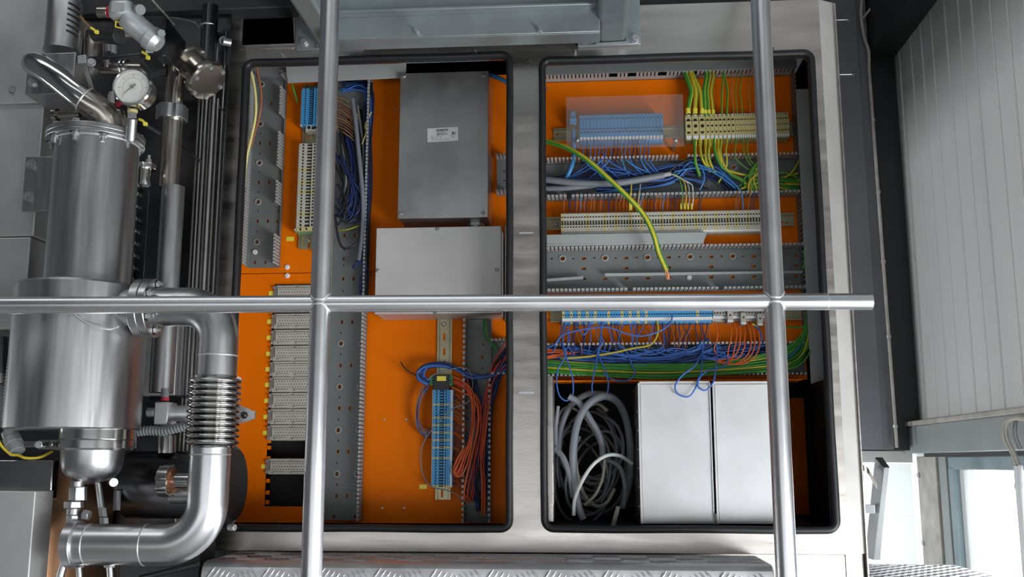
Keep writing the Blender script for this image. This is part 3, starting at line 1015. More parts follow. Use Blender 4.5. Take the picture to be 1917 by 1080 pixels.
# ------------------------------------------------------------------ terminal blocks
def block_mesh(name, axis, p, L, D, kind):
    """one terminal block around its own origin on the rail face; width p along the strip, length L across, depth D to the front"""
    mb = MB()
    w = p * 0.93

    def bx(v0, v1, d0, d1, m, ww=w, u0=0.0):
        # v runs 0..1 from top/left to bottom/right, d is depth in front of the rail
        a, b = (0.5 - v1) * L, (0.5 - v0) * L
        if axis == 'x':
            mb.box(u0 - ww / 2, u0 + ww / 2, -d1, -d0, a, b, m)
        else:
            mb.box(-b, -a, -d1, -d0, u0 - ww / 2, u0 + ww / 2, m)

    def hole(v, d, r, u0=0.0):
        c = (0.5 - v) * L
        o = (u0, -d - 0.0002, c) if axis == 'x' else (-c, -d - 0.0002, u0)
        mb.lathe(o, (0, 1, 0), [(0, r), (0.0006, r)], 8, 1)
    if kind == 'pe':
        bx(0, 1, 0, D * 0.78, 0); bx(0.08, 0.92, D * 0.78, D * 0.9, 0)
        bx(0.30, 0.70, D * 0.9, D, 0)
        bx(0.0, 1.0, 0.0, D * 0.86, 2, w * 0.30, -w * 0.36)
        for v in (0.24, 0.5, 0.72):
            hole(v, D * (0.9 if v != 0.5 else 1.0), min(w * 0.30, 0.0042))
        bx(0.87, 0.99, D * 0.78, D * 0.93, 3, w * 0.8)
        bx(0.0, 0.06, D * 0.78, D * 0.86, 3, w * 0.6)
    elif kind == 'covered':
        bx(0, 1, 0, D * 0.55, 0); bx(0.02, 0.5, D * 0.55, D, 0); bx(0.53, 0.80, D * 0.55, D * 0.93, 0)
        hole(0.16, D, w * 0.26); hole(0.64, D * 0.93, w * 0.32)
        bx(0.50, 0.53, D * 0.5, D * 0.7, 1)
        bx(0.80, 0.89, D * 0.55, D * 0.85, 2, w * 0.86)
    elif kind in ('half', 'halfyellow', 'halfbeige'):
        bx(0, 1, 0, D * 0.6, 0); bx(0.0, 0.74, D * 0.6, D, 0)
        hole(0.64, D, w * 0.36); hole(0.12, D, w * 0.33)
        bx(0.76, 0.89, D * 0.6, D * 0.9, 2, p * 0.995)
    else:
        bx(0, 1, 0, D * 0.62, 0); bx(0.10, 0.90, D * 0.62, D * 0.9, 0)
        bx(0.10, 0.40, D * 0.9, D, 0); bx(0.62, 0.80, D * 0.9, D, 0)
        bx(0.40, 0.62, D * 0.9, D * 0.915, 1, w * 0.55)
        hole(0.26, D, w * 0.34); hole(0.71, D, w * 0.34)
        bx(0.88, 0.985, D * 0.62, D * 0.8, 2, p * 0.97)
        bx(0.015, 0.09, D * 0.62, D * 0.75, 2, p * 0.97)
    me = mb.mesh(name, {'pe': ['yellow_plastic', 'hole', 'green_plastic', 'white_plastic'], 'covered': ['blue_plastic', 'hole', 'white_plastic'],
                        'blue': ['blue_plastic', 'hole', 'white_plastic'], 'beige': ['beige_plastic', 'hole', 'white_plastic'], 'yellow': ['yellow_plastic', 'hole', 'white_plastic'],
                        'half': ['blue_plastic', 'hole', 'white_plastic'], 'halfyellow': ['yellow_plastic', 'hole', 'white_plastic'], 'halfbeige': ['grey_beige', 'hole', 'white_plastic']}[kind], DUMMY, flat=True)
    return me


class _D:  # parent stand-in so that meshes keep their own origin
    name = '__origin__'


DUMMY = _D()
ROOT_LOC['__origin__'] = Vector()
BM = {}


def strip(label, base, axis, seq, D=0.040, Y=PY - 0.0075, group=None):
    """seq: list of (kind, width_px)"""
    x0, x1, z0, z1 = rect(*base, Y - D)
    th = thing('terminal_strip', label, 'terminal strip', ((x0 + x1) / 2, Y, z0))
    tot = sum(w for _, w in seq)
    length = (x1 - x0) if axis == 'x' else (z1 - z0)
    L = (z1 - z0) if axis == 'x' else (x1 - x0)
    pos = 0.0
    for kind, wpx in seq:
        p = length * wpx / tot
        key = (kind, axis, round(p, 5), round(L, 4), D)
        if key not in BM:
            BM[key] = block_mesh('terminal_block', axis, p, L, D, kind)
        c = pos + p / 2
        loc = (x0 + c, Y, (z0 + z1) / 2) if axis == 'x' else ((x0 + x1) / 2, Y, z1 - c)
        copy_part(BM[key], 'terminal_block', th, loc)
        pos += p
    return th, (x0, x1, z0, z1)


strip('bright blue terminal column near the top of the left bay', (560, 165, 604, 232), 'z', [('blue', 1)] * 16)
strip('white terminal column below the bright blue one, left bay', (553, 268, 600, 432), 'z',
      [('beige', 1)] * 8 + [('yellow', 1)] + [('beige', 1)] * 3 + [('yellow', 1)] + [('beige', 1)] * 2 + [('yellow', 1)] + [('beige', 1)] * 6 + [('yellow', 1)] + [('beige', 1.2)] * 3 + [('pe', 1.2)])
strip('single pale end clamp under the bright blue terminal column', (570, 233, 602, 244), 'z', [('beige', 1)], D=0.03)
s_ = []
for n_ in (5, 4, 2, 2, 2, 2, 3):
    s_ += [('blue', 1)] * n_ + [('yellow', 0.6)]
strip('lower blue terminal column with yellow dividers, left bay', (806, 729, 846, 912), 'z', s_ + [('blue', 1)] * 9 + [('yellow', 0.7)])
strip('blue terminal row behind the clear cover', (1085, 213, 1242, 264), 'x', [('covered', 1)] * 24, D=0.034)
strip('green and yellow earth terminal row at the top right', (1283, 211, 1478, 257), 'x', [('pe', 13)] * 3 + [('pe', 8)] * 7 + [('pe', 4.25)] * 24)
s_ = []
rnd = random.Random(4)
for i in range(72):
    s_.append(('yellow', 1) if i in (0, 9, 15, 19, 24, 28, 35, 39, 43, 47, 50, 54, 58, 61, 65) else ('beige', 1))
strip('long white terminal row across the middle of the right bay', (1050, 393, 1436, 434), 'x', s_)
s_ = []
for i in range(56):
    s_.append(('halfyellow', 1) if i in (0, 3, 6, 9, 12, 17, 22, 25, 28, 31, 50) else ('half', 1))
strip('lower blue terminal row half hidden by the handrail', (1052, 561, 1334, 604), 'x', s_)
strip('grey-white terminals to the right of the lower blue row', (1335, 560, 1432, 600), 'x', [('halfbeige', 1)] * 18)
# small clamps hanging off the grey-white terminals
for px, py in ((1392, 594), (1423, 596), (1367, 590)):
    a = rect(px - 5, py - 9, px + 5, py + 13, 0.145)
    c = MB().box(a[0], a[1], 0.145, 0.175, a[2], a[3], 0)
    cc = W(px, py, 0.145)
    c.lathe((cc.x, 0.1452, cc.z), (0, -1, 0), [(0, 0.002), (0.0006, 0.002)], 8, 1)
    c.box(a[0], a[1], 0.1445, 0.146, a[2], a[2] + 0.004, 2)
    tag(c.build('plug_clamp', ['grey_beige', 'hole', 'white_plastic'], None, 0.0004),
        'small pale plug hanging from the grey-white terminals, %s' % {1392: 'middle of three', 1423: 'nearest the right post', 1367: 'leftmost of three'}[px], 'plug')
# black relay block with yellow label and green clamps over the lower blue column
a = rect(806, 701, 846, 729, 0.145)
rb = thing('relay_block', 'black relay block with yellow label and green clamps above the lower blue terminals', 'relay', (a[0], 0.145, a[2]))
MB().box(a[0] + 0.006, a[1] - 0.006, 0.145, 0.192, a[2], a[3]).build('housing', 'black_plastic', rb, 0.001)
for px in (809, 843):
    for py in (707, 717):
        c = W(px, py, 0.15)
        g = MB().box(c.x - 0.0045, c.x + 0.0045, 0.15, 0.19, c.z - 0.0045, c.z + 0.0045, 0)
        g.lathe((c.x, 0.1502, c.z + 0.001), (0, -1, 0), [(0, 0.0016), (0.0006, 0.0016)], 8, 1)
        g.build('screw_clamp', ['green_dark', 'hole'], rb)
a = rect(818, 704, 835, 713, 0.1445)
MB().box(a[0], a[1], 0.1442, 0.1452, a[2], a[3]).build('marker', 'label_yellow', rb)

# clear acrylic cover standing on spacers over the blue row
a = rect(1060, 179, 1280, 276, 0.130)
cv = thing('clear_cover', 'clear acrylic cover plate on spacers over the blue terminals', 'cover', (a[0], 0.13, a[2]))
MB().box(a[0], a[1], 0.130, 0.133, a[2], a[3]).build('acrylic_sheet', 'clear_acrylic', cv)
for px, py in ((1081, 262), (1265, 262)):
    c = W(px, py, 0.129)
    MB().cyl((c.x, 0.133, c.z), (c.x, PY - 0.0005, c.z), 0.0035, n=12).build('spacer', 'zinc', cv)
    MB().lathe((c.x, 0.130, c.z), (0, -1, 0), [(0, 0.0042), (0.002, 0.004), (0.003, 0.002)], 14).build('screw', 'zinc', cv)

# ------------------------------------------------------------------ connector inserts, left bay
def connector_mesh():
    Lx, Hz = CW, CH
    mb = MB()
    mb.box(0, Lx, -0.006, 0.05, -Hz / 2, Hz / 2, 0)
    mb.box(0.006, Lx - 0.006, -0.012, -0.006, -Hz * 0.30, Hz * 0.30, 0)
    mb.box(0.004, Lx * 0.42, -0.009, -0.006, Hz * 0.34, Hz * 0.46, 0)
    mb.box(Lx * 0.48, Lx * 0.95, -0.009, -0.006, Hz * 0.34, Hz * 0.46, 0)
    mb.box(0.012, Lx * 0.35, -0.010, -0.006, -Hz * 0.45, -Hz * 0.33, 0)
    mb.box(Lx * 0.5, Lx * 0.9, -0.010, -0.006, -Hz * 0.45, -Hz * 0.33, 0)
    for j in range(3):
        for i in range(14):
            x = 0.011 + i * (Lx - 0.02) / 14 + (0.0027 if j % 2 else 0)
            z = (j - 1) * Hz * 0.19
            mb.lathe((x, -0.0122, z), (0, 1, 0), [(0, 0.00115), (0.0005, 0.00115)], 6, 1)
    return mb


cY = PY
a = rect(513, 588, 600, 616, cY)
CW, CH = a[1] - a[0], a[3] - a[2]
conn_me = connector_mesh().mesh('insert_body', ['grey_beige', 'hole'], DUMMY, flat=True)
clip = MB().box(-0.006, 0.0, -0.004, 0.03, -CH * 0.46, CH * 0.46, 0)
for s2 in (-0.36, 0.36):
    clip.lathe((-0.005, -0.004, CH * s2), (0, -1, 0), [(0, 0.0024), (0.003, 0.0022), (0.0045, 0.001)], 10, 1)
clip_me = clip.mesh('side_clip', ['zinc', 'zinc'], DUMMY)
barm = MB().box(-0.004, CW, -0.003, 0.05, -0.0012, 0.0012)
bar_me = barm.mesh('gap_bar', 'black_plastic', DUMMY)
pys = [549, 602, 632, 662, 691, 720, 750, 780, 810, 873]
pxs = [518, 515, 514, 513, 512, 511, 509.5, 508, 507, 504]
ordn = ['topmost', 'second', 'third', 'fourth', 'fifth', 'sixth', 'seventh', 'eighth', 'ninth', 'lowest']
for i, (py, px) in enumerate(zip(pys, pxs)):
    c = W(px, py, cY)
    t = thing('connector_insert', ('%s grey multi-pin connector insert of the left bay column' % ordn[i]) if i < 9 else 'lowest grey multi-pin connector insert, alone between two black openings',
              'connector', c, 'multi-pin connector inserts')
    copy_part(conn_me, 'insert_body', t, c)
    copy_part(clip_me, 'side_clip', t, c)
    if i < 9:
        copy_part(bar_me, 'gap_bar', t, c + Vector((0, 0, CH / 2 + 0.0014)))
    # yellow marker beside it on the plate
    a = rect(px - 15, py - 4, px - 2 if i not in (0,) else px - 3, py + 4, PY - 0.0012)
    mk = MB().box(a[0], a[1], PY - 0.0012, PY - 0.0001, a[2], a[3])
    tag(mk.build('marker_label', 'label_yellow'), 'small yellow marker label beside the %s connector of the column' % ordn[i], 'label', 'yellow marker labels')
for px, py, where in ((543, 447, 'beside the end of the white terminal column'), (792, 911, 'beside the foot of the lower blue terminal column')):
    a = rect(px - 7, py - 4, px + 7, py + 4, PY - 0.0012)
    tag(MB().box(a[0], a[1], PY - 0.0012, PY - 0.0001, a[2], a[3]).build('marker_label', 'label_yellow'), 'small yellow marker label ' + where, 'label', 'yellow marker labels')
# ninth insert missing: torn orange tabs along the opening
for py in (826, 838, 858, 900, 922, 940):
    c = W(504 - (py - 826) * 0.03, py, PY)
    MB().box(c.x - 0.004, c.x + 0.003, PY - 0.0005, PY + 0.004, c.z - 0.004, c.z + 0.004).build('plate_tab', 'orange_paint', cab)

# ------------------------------------------------------------------ stainless boxes
def text_part(txt, size, loc, parent, mt='ink', rot=0.0, mirror=False, align='LEFT', bold=0.0):
    cu = bpy.data.curves.new('lettering', 'FONT')
    cu.body = txt; cu.size = size; cu.align_x = align; cu.extrude = 0.00005; cu.offset = bold
    tmp = bpy.data.objects.new('tmp', cu); COL.objects.link(tmp)
    bpy.context.view_layer.update()
    me = bpy.data.meshes.new_from_object(tmp.evaluated_get(bpy.context.evaluated_depsgraph_get()))
    bpy.data.objects.remove(tmp); bpy.data.curves.remove(cu)
    cr, sr = math.cos(rot), math.sin(rot)
    mb = MB()
    vs = []
    for v in me.vertices:
        x = -v.co.x if mirror else v.co.x
        vs.append((loc[0] + x * cr - v.co.y * sr, loc[1] - v.co.z, loc[2] + x * sr + v.co.y * cr))
    mb.add(vs, [tuple(p.vertices) for p in me.polygons])
    bpy.data.meshes.remove(me)
    return mb.build('lettering', mt, parent, flat=True)


def steel_box(name, label, base, Y0, Y1, screws, mt='steel_box'):
    x0, x1, z0, z1 = rect(*base, Y0)
    t = thing(name, label, 'box', ((x0 + x1) / 2, (Y0 + Y1) / 2, z0))
    MB().box(x0 + 0.001, x1 - 0.001, Y0 + 0.0025, Y1, z0 + 0.001, z1 - 0.001).build('box_body', mt, t, 0.001)
    MB().box(x0, x1, Y0, Y0 + 0.002, z0, z1).build('box_lid', mt, t, 0.0007)
    for px, py in screws:
        c = W(px, py, Y0)
        s = MB().lathe((c.x, Y0, c.z), (0, -1, 0), [(0, 0.0042), (0.0014, 0.0042), (0.003, 0.003), (0.0032, 0.0005)], 16, 0)
        s.box(c.x - 0.003, c.x + 0.003, Y0 - 0.0034, Y0 - 0.0030, c.z - 0.0005, c.z + 0.0005, 1)
        s.build('lid_screw', ['zinc', 'hole'], t)
    return t, (x0, x1, z0, z1)


sb, bb = steel_box('steel_box', 'upright stainless steel box with a white maker label', (747, 135, 914, 408), 0.105, PY - 0.0005,
                   ((756, 142), (906, 140), (749 + 1, 399), (904, 398)))
# the sticker, slightly askew
c = W(829, 252, 0.105)
rot = math.radians(1.8)
ux, uz = Vector((math.cos(rot), 0, math.sin(rot))), Vector((-math.sin(rot), 0, math.cos(rot)))
sk = tag(MB().obox((c.x, 0.1044, c.z), ux, (0, 1, 0), uz, 0.0315, 0.0005, 0.0145).build('maker_sticker', 'paper'), 'white printed sticker on the upright stainless box', 'sticker')


def at_s(u, v):
    p = Vector((c.x, 0.1038, c.z)) + ux * (u / 1000) + uz * (v / 1000)
    return (p.x, p.y, p.z)


text_part('SIEMENS', 0.0066, at_s(-13.5, 7.2), sk, rot=rot, bold=0.0002)
text_part('Einbaufilter', 0.0042, at_s(-12.5, 3.2), sk, rot=rot)
text_part('B84299-K64', 0.0044, at_s(-12.5, -0.9), sk, rot=rot, bold=0.0001)
text_part('UNIT 3 x 440 / 250 V', 0.0029, at_s(-25, -4.4), sk, rot=rot)
text_part('50-60 Hz I 3 x 16 A', 0.0029, at_s(-25, -8.2), sk, rot=rot)
text_part('AUF  25/070  MADE  IN  GERMANY', 0.0024, at_s(-23, -12.2), sk, rot=rot)
text_part('E 7508', 0.0026, at_s(15.5, -4.6), sk, rot=rot)
text_part('E 10467', 0.0026, at_s(15.5, -7.6), sk, rot=rot)
text_part('R', 0.0072, at_s(22.5, -0.8), sk, rot=rot, mirror=True, bold=0.0003)
text_part('U', 0.0072, at_s(21.5, -0.8), sk, rot=rot, bold=0.0003)
tag(sk, None)
# round gland under the box
c = W(890, 413, 0.15)
g = MB().cyl((c.x, 0.16, c.z - 0.02), (c.x, 0.16, c.z + 0.012), 0.014, n=24)
g.cyl((c.x, 0.16, c.z - 0.010), (c.x, 0.16, c.z - 0.004), 0.018, n=6)
g.build('cable_gland', 'zinc', sb)
steel_box('steel_box', 'wide stainless steel box crossed by the handrail', (703, 425, 938, 587), 0.108, PY - 0.0005,
          ((819, 429), (707, 506), (930, 505), (815, 585)), 'steel_matte')
# dark cable trunk to the right of the wide box
a = rect(946, 425, 956, 600, 0.18)
MB().box(a[0], a[1] + 0.03, 0.17, PY - 0.001, a[2], a[3]).build('side_trunk', 'duct_grey', cab)

# the two bright steel boxes in the lower right bay
for (px0, px1, lab) in ((1197, 1333, 'bright plain steel box in the lower right bay, nearer the cables'), (1338, 1476, 'bright plain steel box in the lower right bay, behind the right post')):
    x0, x1, z0, z1 = rect(px0, 714, px1, 981, 0.045)
    t = thing('drive_box', lab, 'box', ((x0 + x1) / 2, 0.1, z0))
    sh = MB()
    sh.box(x0, x1, 0.0465, 0.30, z0, z1)
    sh.build('box_body', 'steel_frame', t, 0.001)
    MB().box(x0 + 0.004, x1 - 0.001, 0.045, 0.0478, z0 + 0.003, z1 - 0.005).build('front_panel', 'steel_bright', t, 0.0008)
    lipm = MB()
    lipm.box(x0 - 0.0003, x1, 0.042, 0.0468, z1 - 0.003, z1)
    lipm.box(x0 - 0.0003, x0 + 0.0026, 0.042, 0.0468, z0, z1)
    lipm.box(x1 - 0.0015, x1 + 0.0003, 0.042, 0.0468, z0, z1)
    lipm.build('front_rim', 'steel_bright', t)
    for k_ in range(6):
        zz = z0 + 0.03 + k_ * (z1 - z0 - 0.05) / 6
        MB().lathe((x0, 0.075, zz), (-1, 0, 0), [(0, 0.0026), (0.002, 0.002)], 10).build('rivet', 'zinc', t)
    lg = MB().box(x1 + 0.0004, x1 + 0.004, 0.036, 0.044, z0 - 0.002, z0 + 0.02)
    lg.build('foot_bracket', 'steel_dark', t, 0.001)
# ------------------------------------------------------------------ wires and cables
GY = ['wire_green', 'wire_yellow']


def wire(name, label, pts, rpx, mts, group=None, n=8, per=7, cat='wire', ms=None, twist=0.0):
    """pts = [(px, py, Y)]; radius in px at the first point"""
    P = [W(*p) for p in pts]
    r = R(rpx, *pts[0])
    mb = MB()
    mts = mts if isinstance(mts, list) else [mts]
    if ms is None and len(mts) == 2:
        ms = [0, 0, 0, 1, 1] if n == 10 else [0, 0, 0, 0, 1, 1, 0, 0]
    mb.tube(spline(P, per), r, n, ms=ms, twist=twist)
    return tag(mb.build(name, mts, None, sharp=70), label, cat, group)


def tangle(name, label, paths, count, spread, rpx, mts, cat='wires', seed=1, per=6, n=5, wob=0.5, parent=None, weights=None):
    """a mass of wires nobody could count: one object. paths = list of px paths; each wire follows one with its own offset"""
    rnd = random.Random(seed)
    mb = MB()
    for k in range(count):
        path = paths[k % len(paths)]
        ox, oy, od = rnd.uniform(-1, 1), rnd.uniform(-1, 1), rnd.uniform(-1, 1)
        P = []
        for (px, py, Y) in path:
            P.append(W(px + spread[0] * (ox + rnd.uniform(-wob, wob)), py + spread[1] * (oy + rnd.uniform(-wob, wob)), Y + spread[2] * (od + rnd.uniform(-wob, wob) * 0.6)))
        mi = rnd.choices(range(len(mts)), weights)[0] if weights else rnd.randrange(len(mts))
        rr_ = (P[0] - CAM).dot(FWD) / FOC * rpx * rnd.uniform(0.8, 1.15)
        mb.tube(spline(P, per), rr_, n, m=mi)
    o = mb.build(name, mts, None, sharp=80)
    return tag(o, label, cat, None, 'stuff')


# --- the loose thick earth cable with its bare copper end
pts = [(1000, 258, 0.135), (1026, 265, 0.12), (1062, 277, 0.10), (1100, 300, 0.085), (1140, 335, 0.08), (1180, 373, 0.08), (1207, 405, 0.085), (1224, 440, 0.09), (1233, 472, 0.10), (1248, 506, 0.11)]
P = [W(*p) for p in pts]
ec = thing('earth_cable', 'thick loose green-yellow earth cable with bare copper end hanging in the right bay', 'cable', P[-1])
mb = MB(); mb.tube(spline(P, 8), R(5.0, 1100, 300, 0.065), 12, ms=[0, 0, 1, 1, 0, 0, 0, 0, 1, 1, 0, 0], twist=0.012)
mb.build('insulation', ['wire_green', 'wire_yellow'], ec, sharp=80)
mb = MB()
e0, e1 = W(1247.5, 505, 0.11), W(1251, 523, 0.115)
for i in range(7):
    a_ = 2 * math.pi * i / 7
    o_ = Vector((math.cos(a_), 0.5 * math.sin(a_), 0)) * 0.0022
    mb.tube(spline([e0 + o_, e0.lerp(e1, 0.5) + o_ * 1.1 + Vector((0.001 * math.sin(i * 3), 0, 0)), e1 + o_ * 1.2]), 0.0013, 6)
mb.build('copper_strands', 'copper', ec, sharp=80)

# --- sky blue thick cable with lug, left of the blue terminals
bc = thing('blue_cable', 'thick sky-blue cable with a lug coming up behind the clear cover', 'cable', W(1056, 346, 0.16))
mb = MB(); mb.tube(spline([W(*p) for p in ((1073, 244, 0.165), (1073, 262, 0.16), (1074, 285, 0.155), (1072, 305, 0.155), (1064, 326, 0.16), (1052, 348, 0.17))], 7), R(4.2, 1073, 260, 0.16), 12)
mb.build('insulation', 'wire_sky', bc, sharp=80)
c0 = W(1073, 244, 0.165)
MB().cyl(c0, W(1073, 229, 0.165), R(3.6, 1073, 240, 0.165), n=12).build('ferrule', 'brass', bc)
a = rect(1066, 203, 1079, 229, 0.15)
lg = MB().box(a[0], a[1], 0.16, 0.19, a[2], a[2] + (a[3] - a[2]) * 0.45)
lg.box(a[0] + 0.002, a[1] - 0.002, 0.165, 0.19, a[2] + (a[3] - a[2]) * 0.45, a[3])
lg.build('lug', 'blue_plastic', bc, 0.001)

# --- grey sheathed cables in the upper duct
wire('grey_cable', 'pale grey sheathed cable in the upper duct, the upper of the pair', [(1000, 333, 0.165), (1040, 338, 0.155), (1090, 343, 0.15), (1150, 343, 0.15), (1205, 335, 0.152), (1243, 328, 0.155)], 6.3, 'wire_grey', n=12, cat='cable')
wire('grey_cable', 'pale grey sheathed cable in the upper duct, the lower of the pair', [(1000, 352, 0.168), (1040, 353, 0.16), (1085, 350, 0.158), (1130, 344, 0.162), (1160, 340, 0.17)], 5.2, 'wire_grey', n=12, cat='cable')
wire('cable_sleeve', 'grey shrink sleeve at the end of the upper grey cable', [(1238, 329, 0.154), (1250, 326, 0.154), (1256, 325, 0.154)], 4.6, 'duct_light', n=10, cat='sleeve')
# thin cores fanning out of it
for i, (xe, mt_) in enumerate(((1277, 'wire_green'), (1284, 'wire_yellow'), (1290, 'wire_pale'), (1297, 'white_cable'))):
    wire('cable_core', '%s thin core fanning out of the grey cable: %s' % (nth(i), mt_.split('_')[-1] if i < 3 else 'white'), [(1255, 325, 0.154), (1266, 327 + i, 0.15), (xe - 4, 338 + i * 2, 0.15), (xe, 356, 0.152), (xe + 0.5, 375, 0.16), (xe - 2, 392, 0.165)], 1.1, mt_, 'cores of the grey cable', n=6)
    c = W(xe - 2, 386, 0.164)
    MB()
    tag(MB().cyl((c.x, 0.164, c.z - 0.007), (c.x, 0.164, c.z + 0.006), 0.0022, n=8).build('wire_ferrule', 'label_yellow'), 'yellow ferrule at the foot of the %s thin core above the white terminals' % nth(i), 'ferrule', 'yellow ferrules above the white terminals')

# --- masses of wire in the upper duct
tangle('blue_wire_mass', 'tangled mass of blue wires filling the left half of the upper duct', [
    [(1005, 345, 0.175), (1080, 335, 0.172), (1150, 338, 0.172), (1230, 330, 0.172), (1320, 345, 0.176)],
    [(1095, 305, 0.172), (1130, 322, 0.168), (1190, 330, 0.168), (1270, 318, 0.168), (1340, 330, 0.172), (1372, 352, 0.17)],
    [(1120, 352, 0.175), (1190, 345, 0.172), (1260, 335, 0.17), (1300, 305, 0.166), (1342, 318, 0.166), (1380, 350, 0.17)]], 34, (6, 9, 0.008), 1.5, ['wire_navy', 'wire_sky', 'wire_blue', 'wire_black'], seed=3, weights=[7, 2, 1, 3])
tangle('green_wire_mass', 'tangled mass of green-yellow wires at the right end of the upper duct', [
    [(1385, 350, 0.17), (1420, 340, 0.165), (1455, 335, 0.165), (1498, 345, 0.17)], [(1400, 330, 0.168), (1440, 345, 0.164), (1500, 330, 0.17)],
    [(1402, 352, 0.165), (1405, 325, 0.16), (1430, 315, 0.158), (1450, 340, 0.16), (1499, 352, 0.17)]], 30, (8, 12, 0.008), 2.0, ['wire_green', 'wire_yellow', 'wire_green', 'green_dark'], seed=6)
# visible blue ones: from the covered blue terminals down into the duct
rnd = random.Random(12)
for i in range(18):
    x = 1092 + i * 7.2
    xe = x + (rnd.uniform(-60, -30) if i < 8 and i % 2 else rnd.uniform(10, 70))
    wire('blue_wire', '%s thin blue wire from the left under the covered blue terminals' % nth(i),
         [(x, 262, 0.165), (x + rnd.uniform(-1, 1), 280, 0.160), (x + rnd.uniform(-2, 2), 296, 0.153), (x * 0.7 + xe * 0.3, 312, 0.154), (xe, 332 + rnd.uniform(-4, 6), 0.165)], 1.25,
         rnd.choice(['wire_blue', 'wire_sky', 'wire_navy']), 'blue wires under the clear cover', n=6)
for k, q in enumerate((((1292, 303, 0.155), (1318, 312, 0.15), (1345, 322, 0.15), (1368, 338, 0.152), (1386, 357, 0.155), (1390, 375, 0.162), (1391, 392, 0.168)),
                       ((1262, 322, 0.16), (1295, 315, 0.155), (1325, 318, 0.152), (1350, 332, 0.155), (1376, 352, 0.16)),
                       ((1310, 308, 0.152), (1318, 325, 0.15), (1317, 340, 0.152), (1310, 355, 0.158)),
                       ((1240, 335, 0.16), (1270, 308, 0.155), (1300, 298, 0.153), (1330, 305, 0.155), (1335, 330, 0.16)))):
    wire('blue_wire', ('long light blue wire running down to the white terminals', 'light blue wire arching flat over the duct', 'short light blue hook in the upper duct', 'black wire arching over the blue ones in the upper duct')[k], q, 1.5, 'wire_sky' if k != 3 else 'wire_black', 'light blue wires arching in the upper duct', n=6)

# --- earth wires at the top right: from the top duct to the green-yellow terminals
for i, (xt, xm, xb, r_, kind) in enumerate(((1284, 1294, 1288, 4.6, 'g'), (1294, 1303, 1301, 4.3, 'y'), (1298, 1311, 1314, 3.6, 'gy'), (1322, 1318, 1320, 3.2, 'g'), (1328, 1324, 1327, 3.2, 'g'), (1336, 1331, 1335, 3.0, 'gy'),
                                            (1354, 1352, 1351, 1.8, 'g'), (1356, 1362, 1361, 2.0, 'g'), (1371, 1369, 1374, 0.9, 'o'), (1380, 1377, 1380, 1.0, 'g'), (1389, 1385, 1390, 1.1, 'g'), (1404, 1402, 1405, 0.9, 'o'))):
    yb = 213 if i < 3 else 217
    mts = {'g': ['wire_green', 'wire_yellow'], 'y': ['wire_yellow', 'wire_green'], 'gy': ['wire_yellow', 'wire_green'], 'o': ['wire_ochre']}[kind]
    o = wire('earth_wire', '%s earth wire from the left dropping from the top duct, %s' % (nth(i), 'thick' if i < 6 else 'thin'),
             [(xt - 2, 130, 0.172), (xt, 142, 0.165), ((xt + xm) / 2, 155, 0.160), (xm, 172, 0.158), (xm * 0.4 + xb * 0.6, 192, 0.158), (xb, yb, 0.16)], r_, mts, 'earth wires above the green terminals, %s' % ('thick' if i < 6 else 'thin'), n=10,
             ms=None if len(mts) == 1 else [0, 0, 0, 0, 0, 0, 0, 1, 0, 0])
    if i < 6:
        c, c2 = W(xb, 213, 0.16), W(xb, 203 if i < 3 else 206, 0.159)
        tag(MB().cyl(c, c2, R(r_ + 0.4, xb, 208, 0.16), n=12).build('wire_ferrule', 'label_yellow'), 'yellow ferrule on the %s thick earth wire above the green terminals' % nth(i), 'ferrule', 'yellow ferrules above the green terminals')
for i, (xt, pth, r_, kind) in enumerate(((1301, [(1301, 288), (1302, 305), (1310, 330)], 3.0, 'g'), (1311, [(1312, 285), (1317, 302), (1330, 322)], 2.6, 'y'), (1321, [(1321, 285), (1322, 300), (1330, 318)], 2.4, 'y'), (1329, [(1327, 285), (1330, 305), (1340, 325)], 2.6, 'y'),
                                         (1337, [(1338, 280), (1345, 300), (1360, 322), (1395, 340)], 3.2, 'g'), (1345, [(1345, 282), (1350, 300), (1362, 318), (1405, 330)], 2.6, 'y'), (1351, [(1349, 282), (1354, 305), (1368, 325), (1400, 345)], 2.2, 'y'),
                                         (1361, [(1359, 282), (1361, 300), (1358, 320), (1345, 342)], 2.0, 'y'), (1378, [(1376, 285), (1380, 300), (1404, 320)], 1.2, 'g'), (1391, [(1393, 285), (1400, 302), (1410, 314)], 1.2, 'g'), (1399, [(1399, 285), (1405, 300), (1415, 312)], 1.2, 'g'))):
    mts = ['wire_green', 'wire_yellow'] if kind == 'g' else ['wire_yellow', 'wire_green']
    wire('earth_wire', '%s green-yellow earth wire from the left running down from the green terminals' % nth(i), [(xt, 256, 0.162), (xt, 268, 0.158)] + [(x_, y_, 0.152 if q_ < 2 else 0.160) for q_, (x_, y_) in enumerate(pth)], r_, mts,
         'earth wires below the green terminals', n=10, ms=[0, 0, 0, 0, 0, 0, 0, 1, 0, 0])
    if i < 5:
        tag(MB().cyl(W(xt, 259, 0.162), W(xt, 274, 0.157), R(r_ + 0.5, xt, 265, 0.16), n=12).build('wire_ferrule', 'label_yellow'), 'yellow ferrule on the %s earth wire below the green terminals' % nth(i), 'ferrule', 'yellow ferrules below the green terminals')
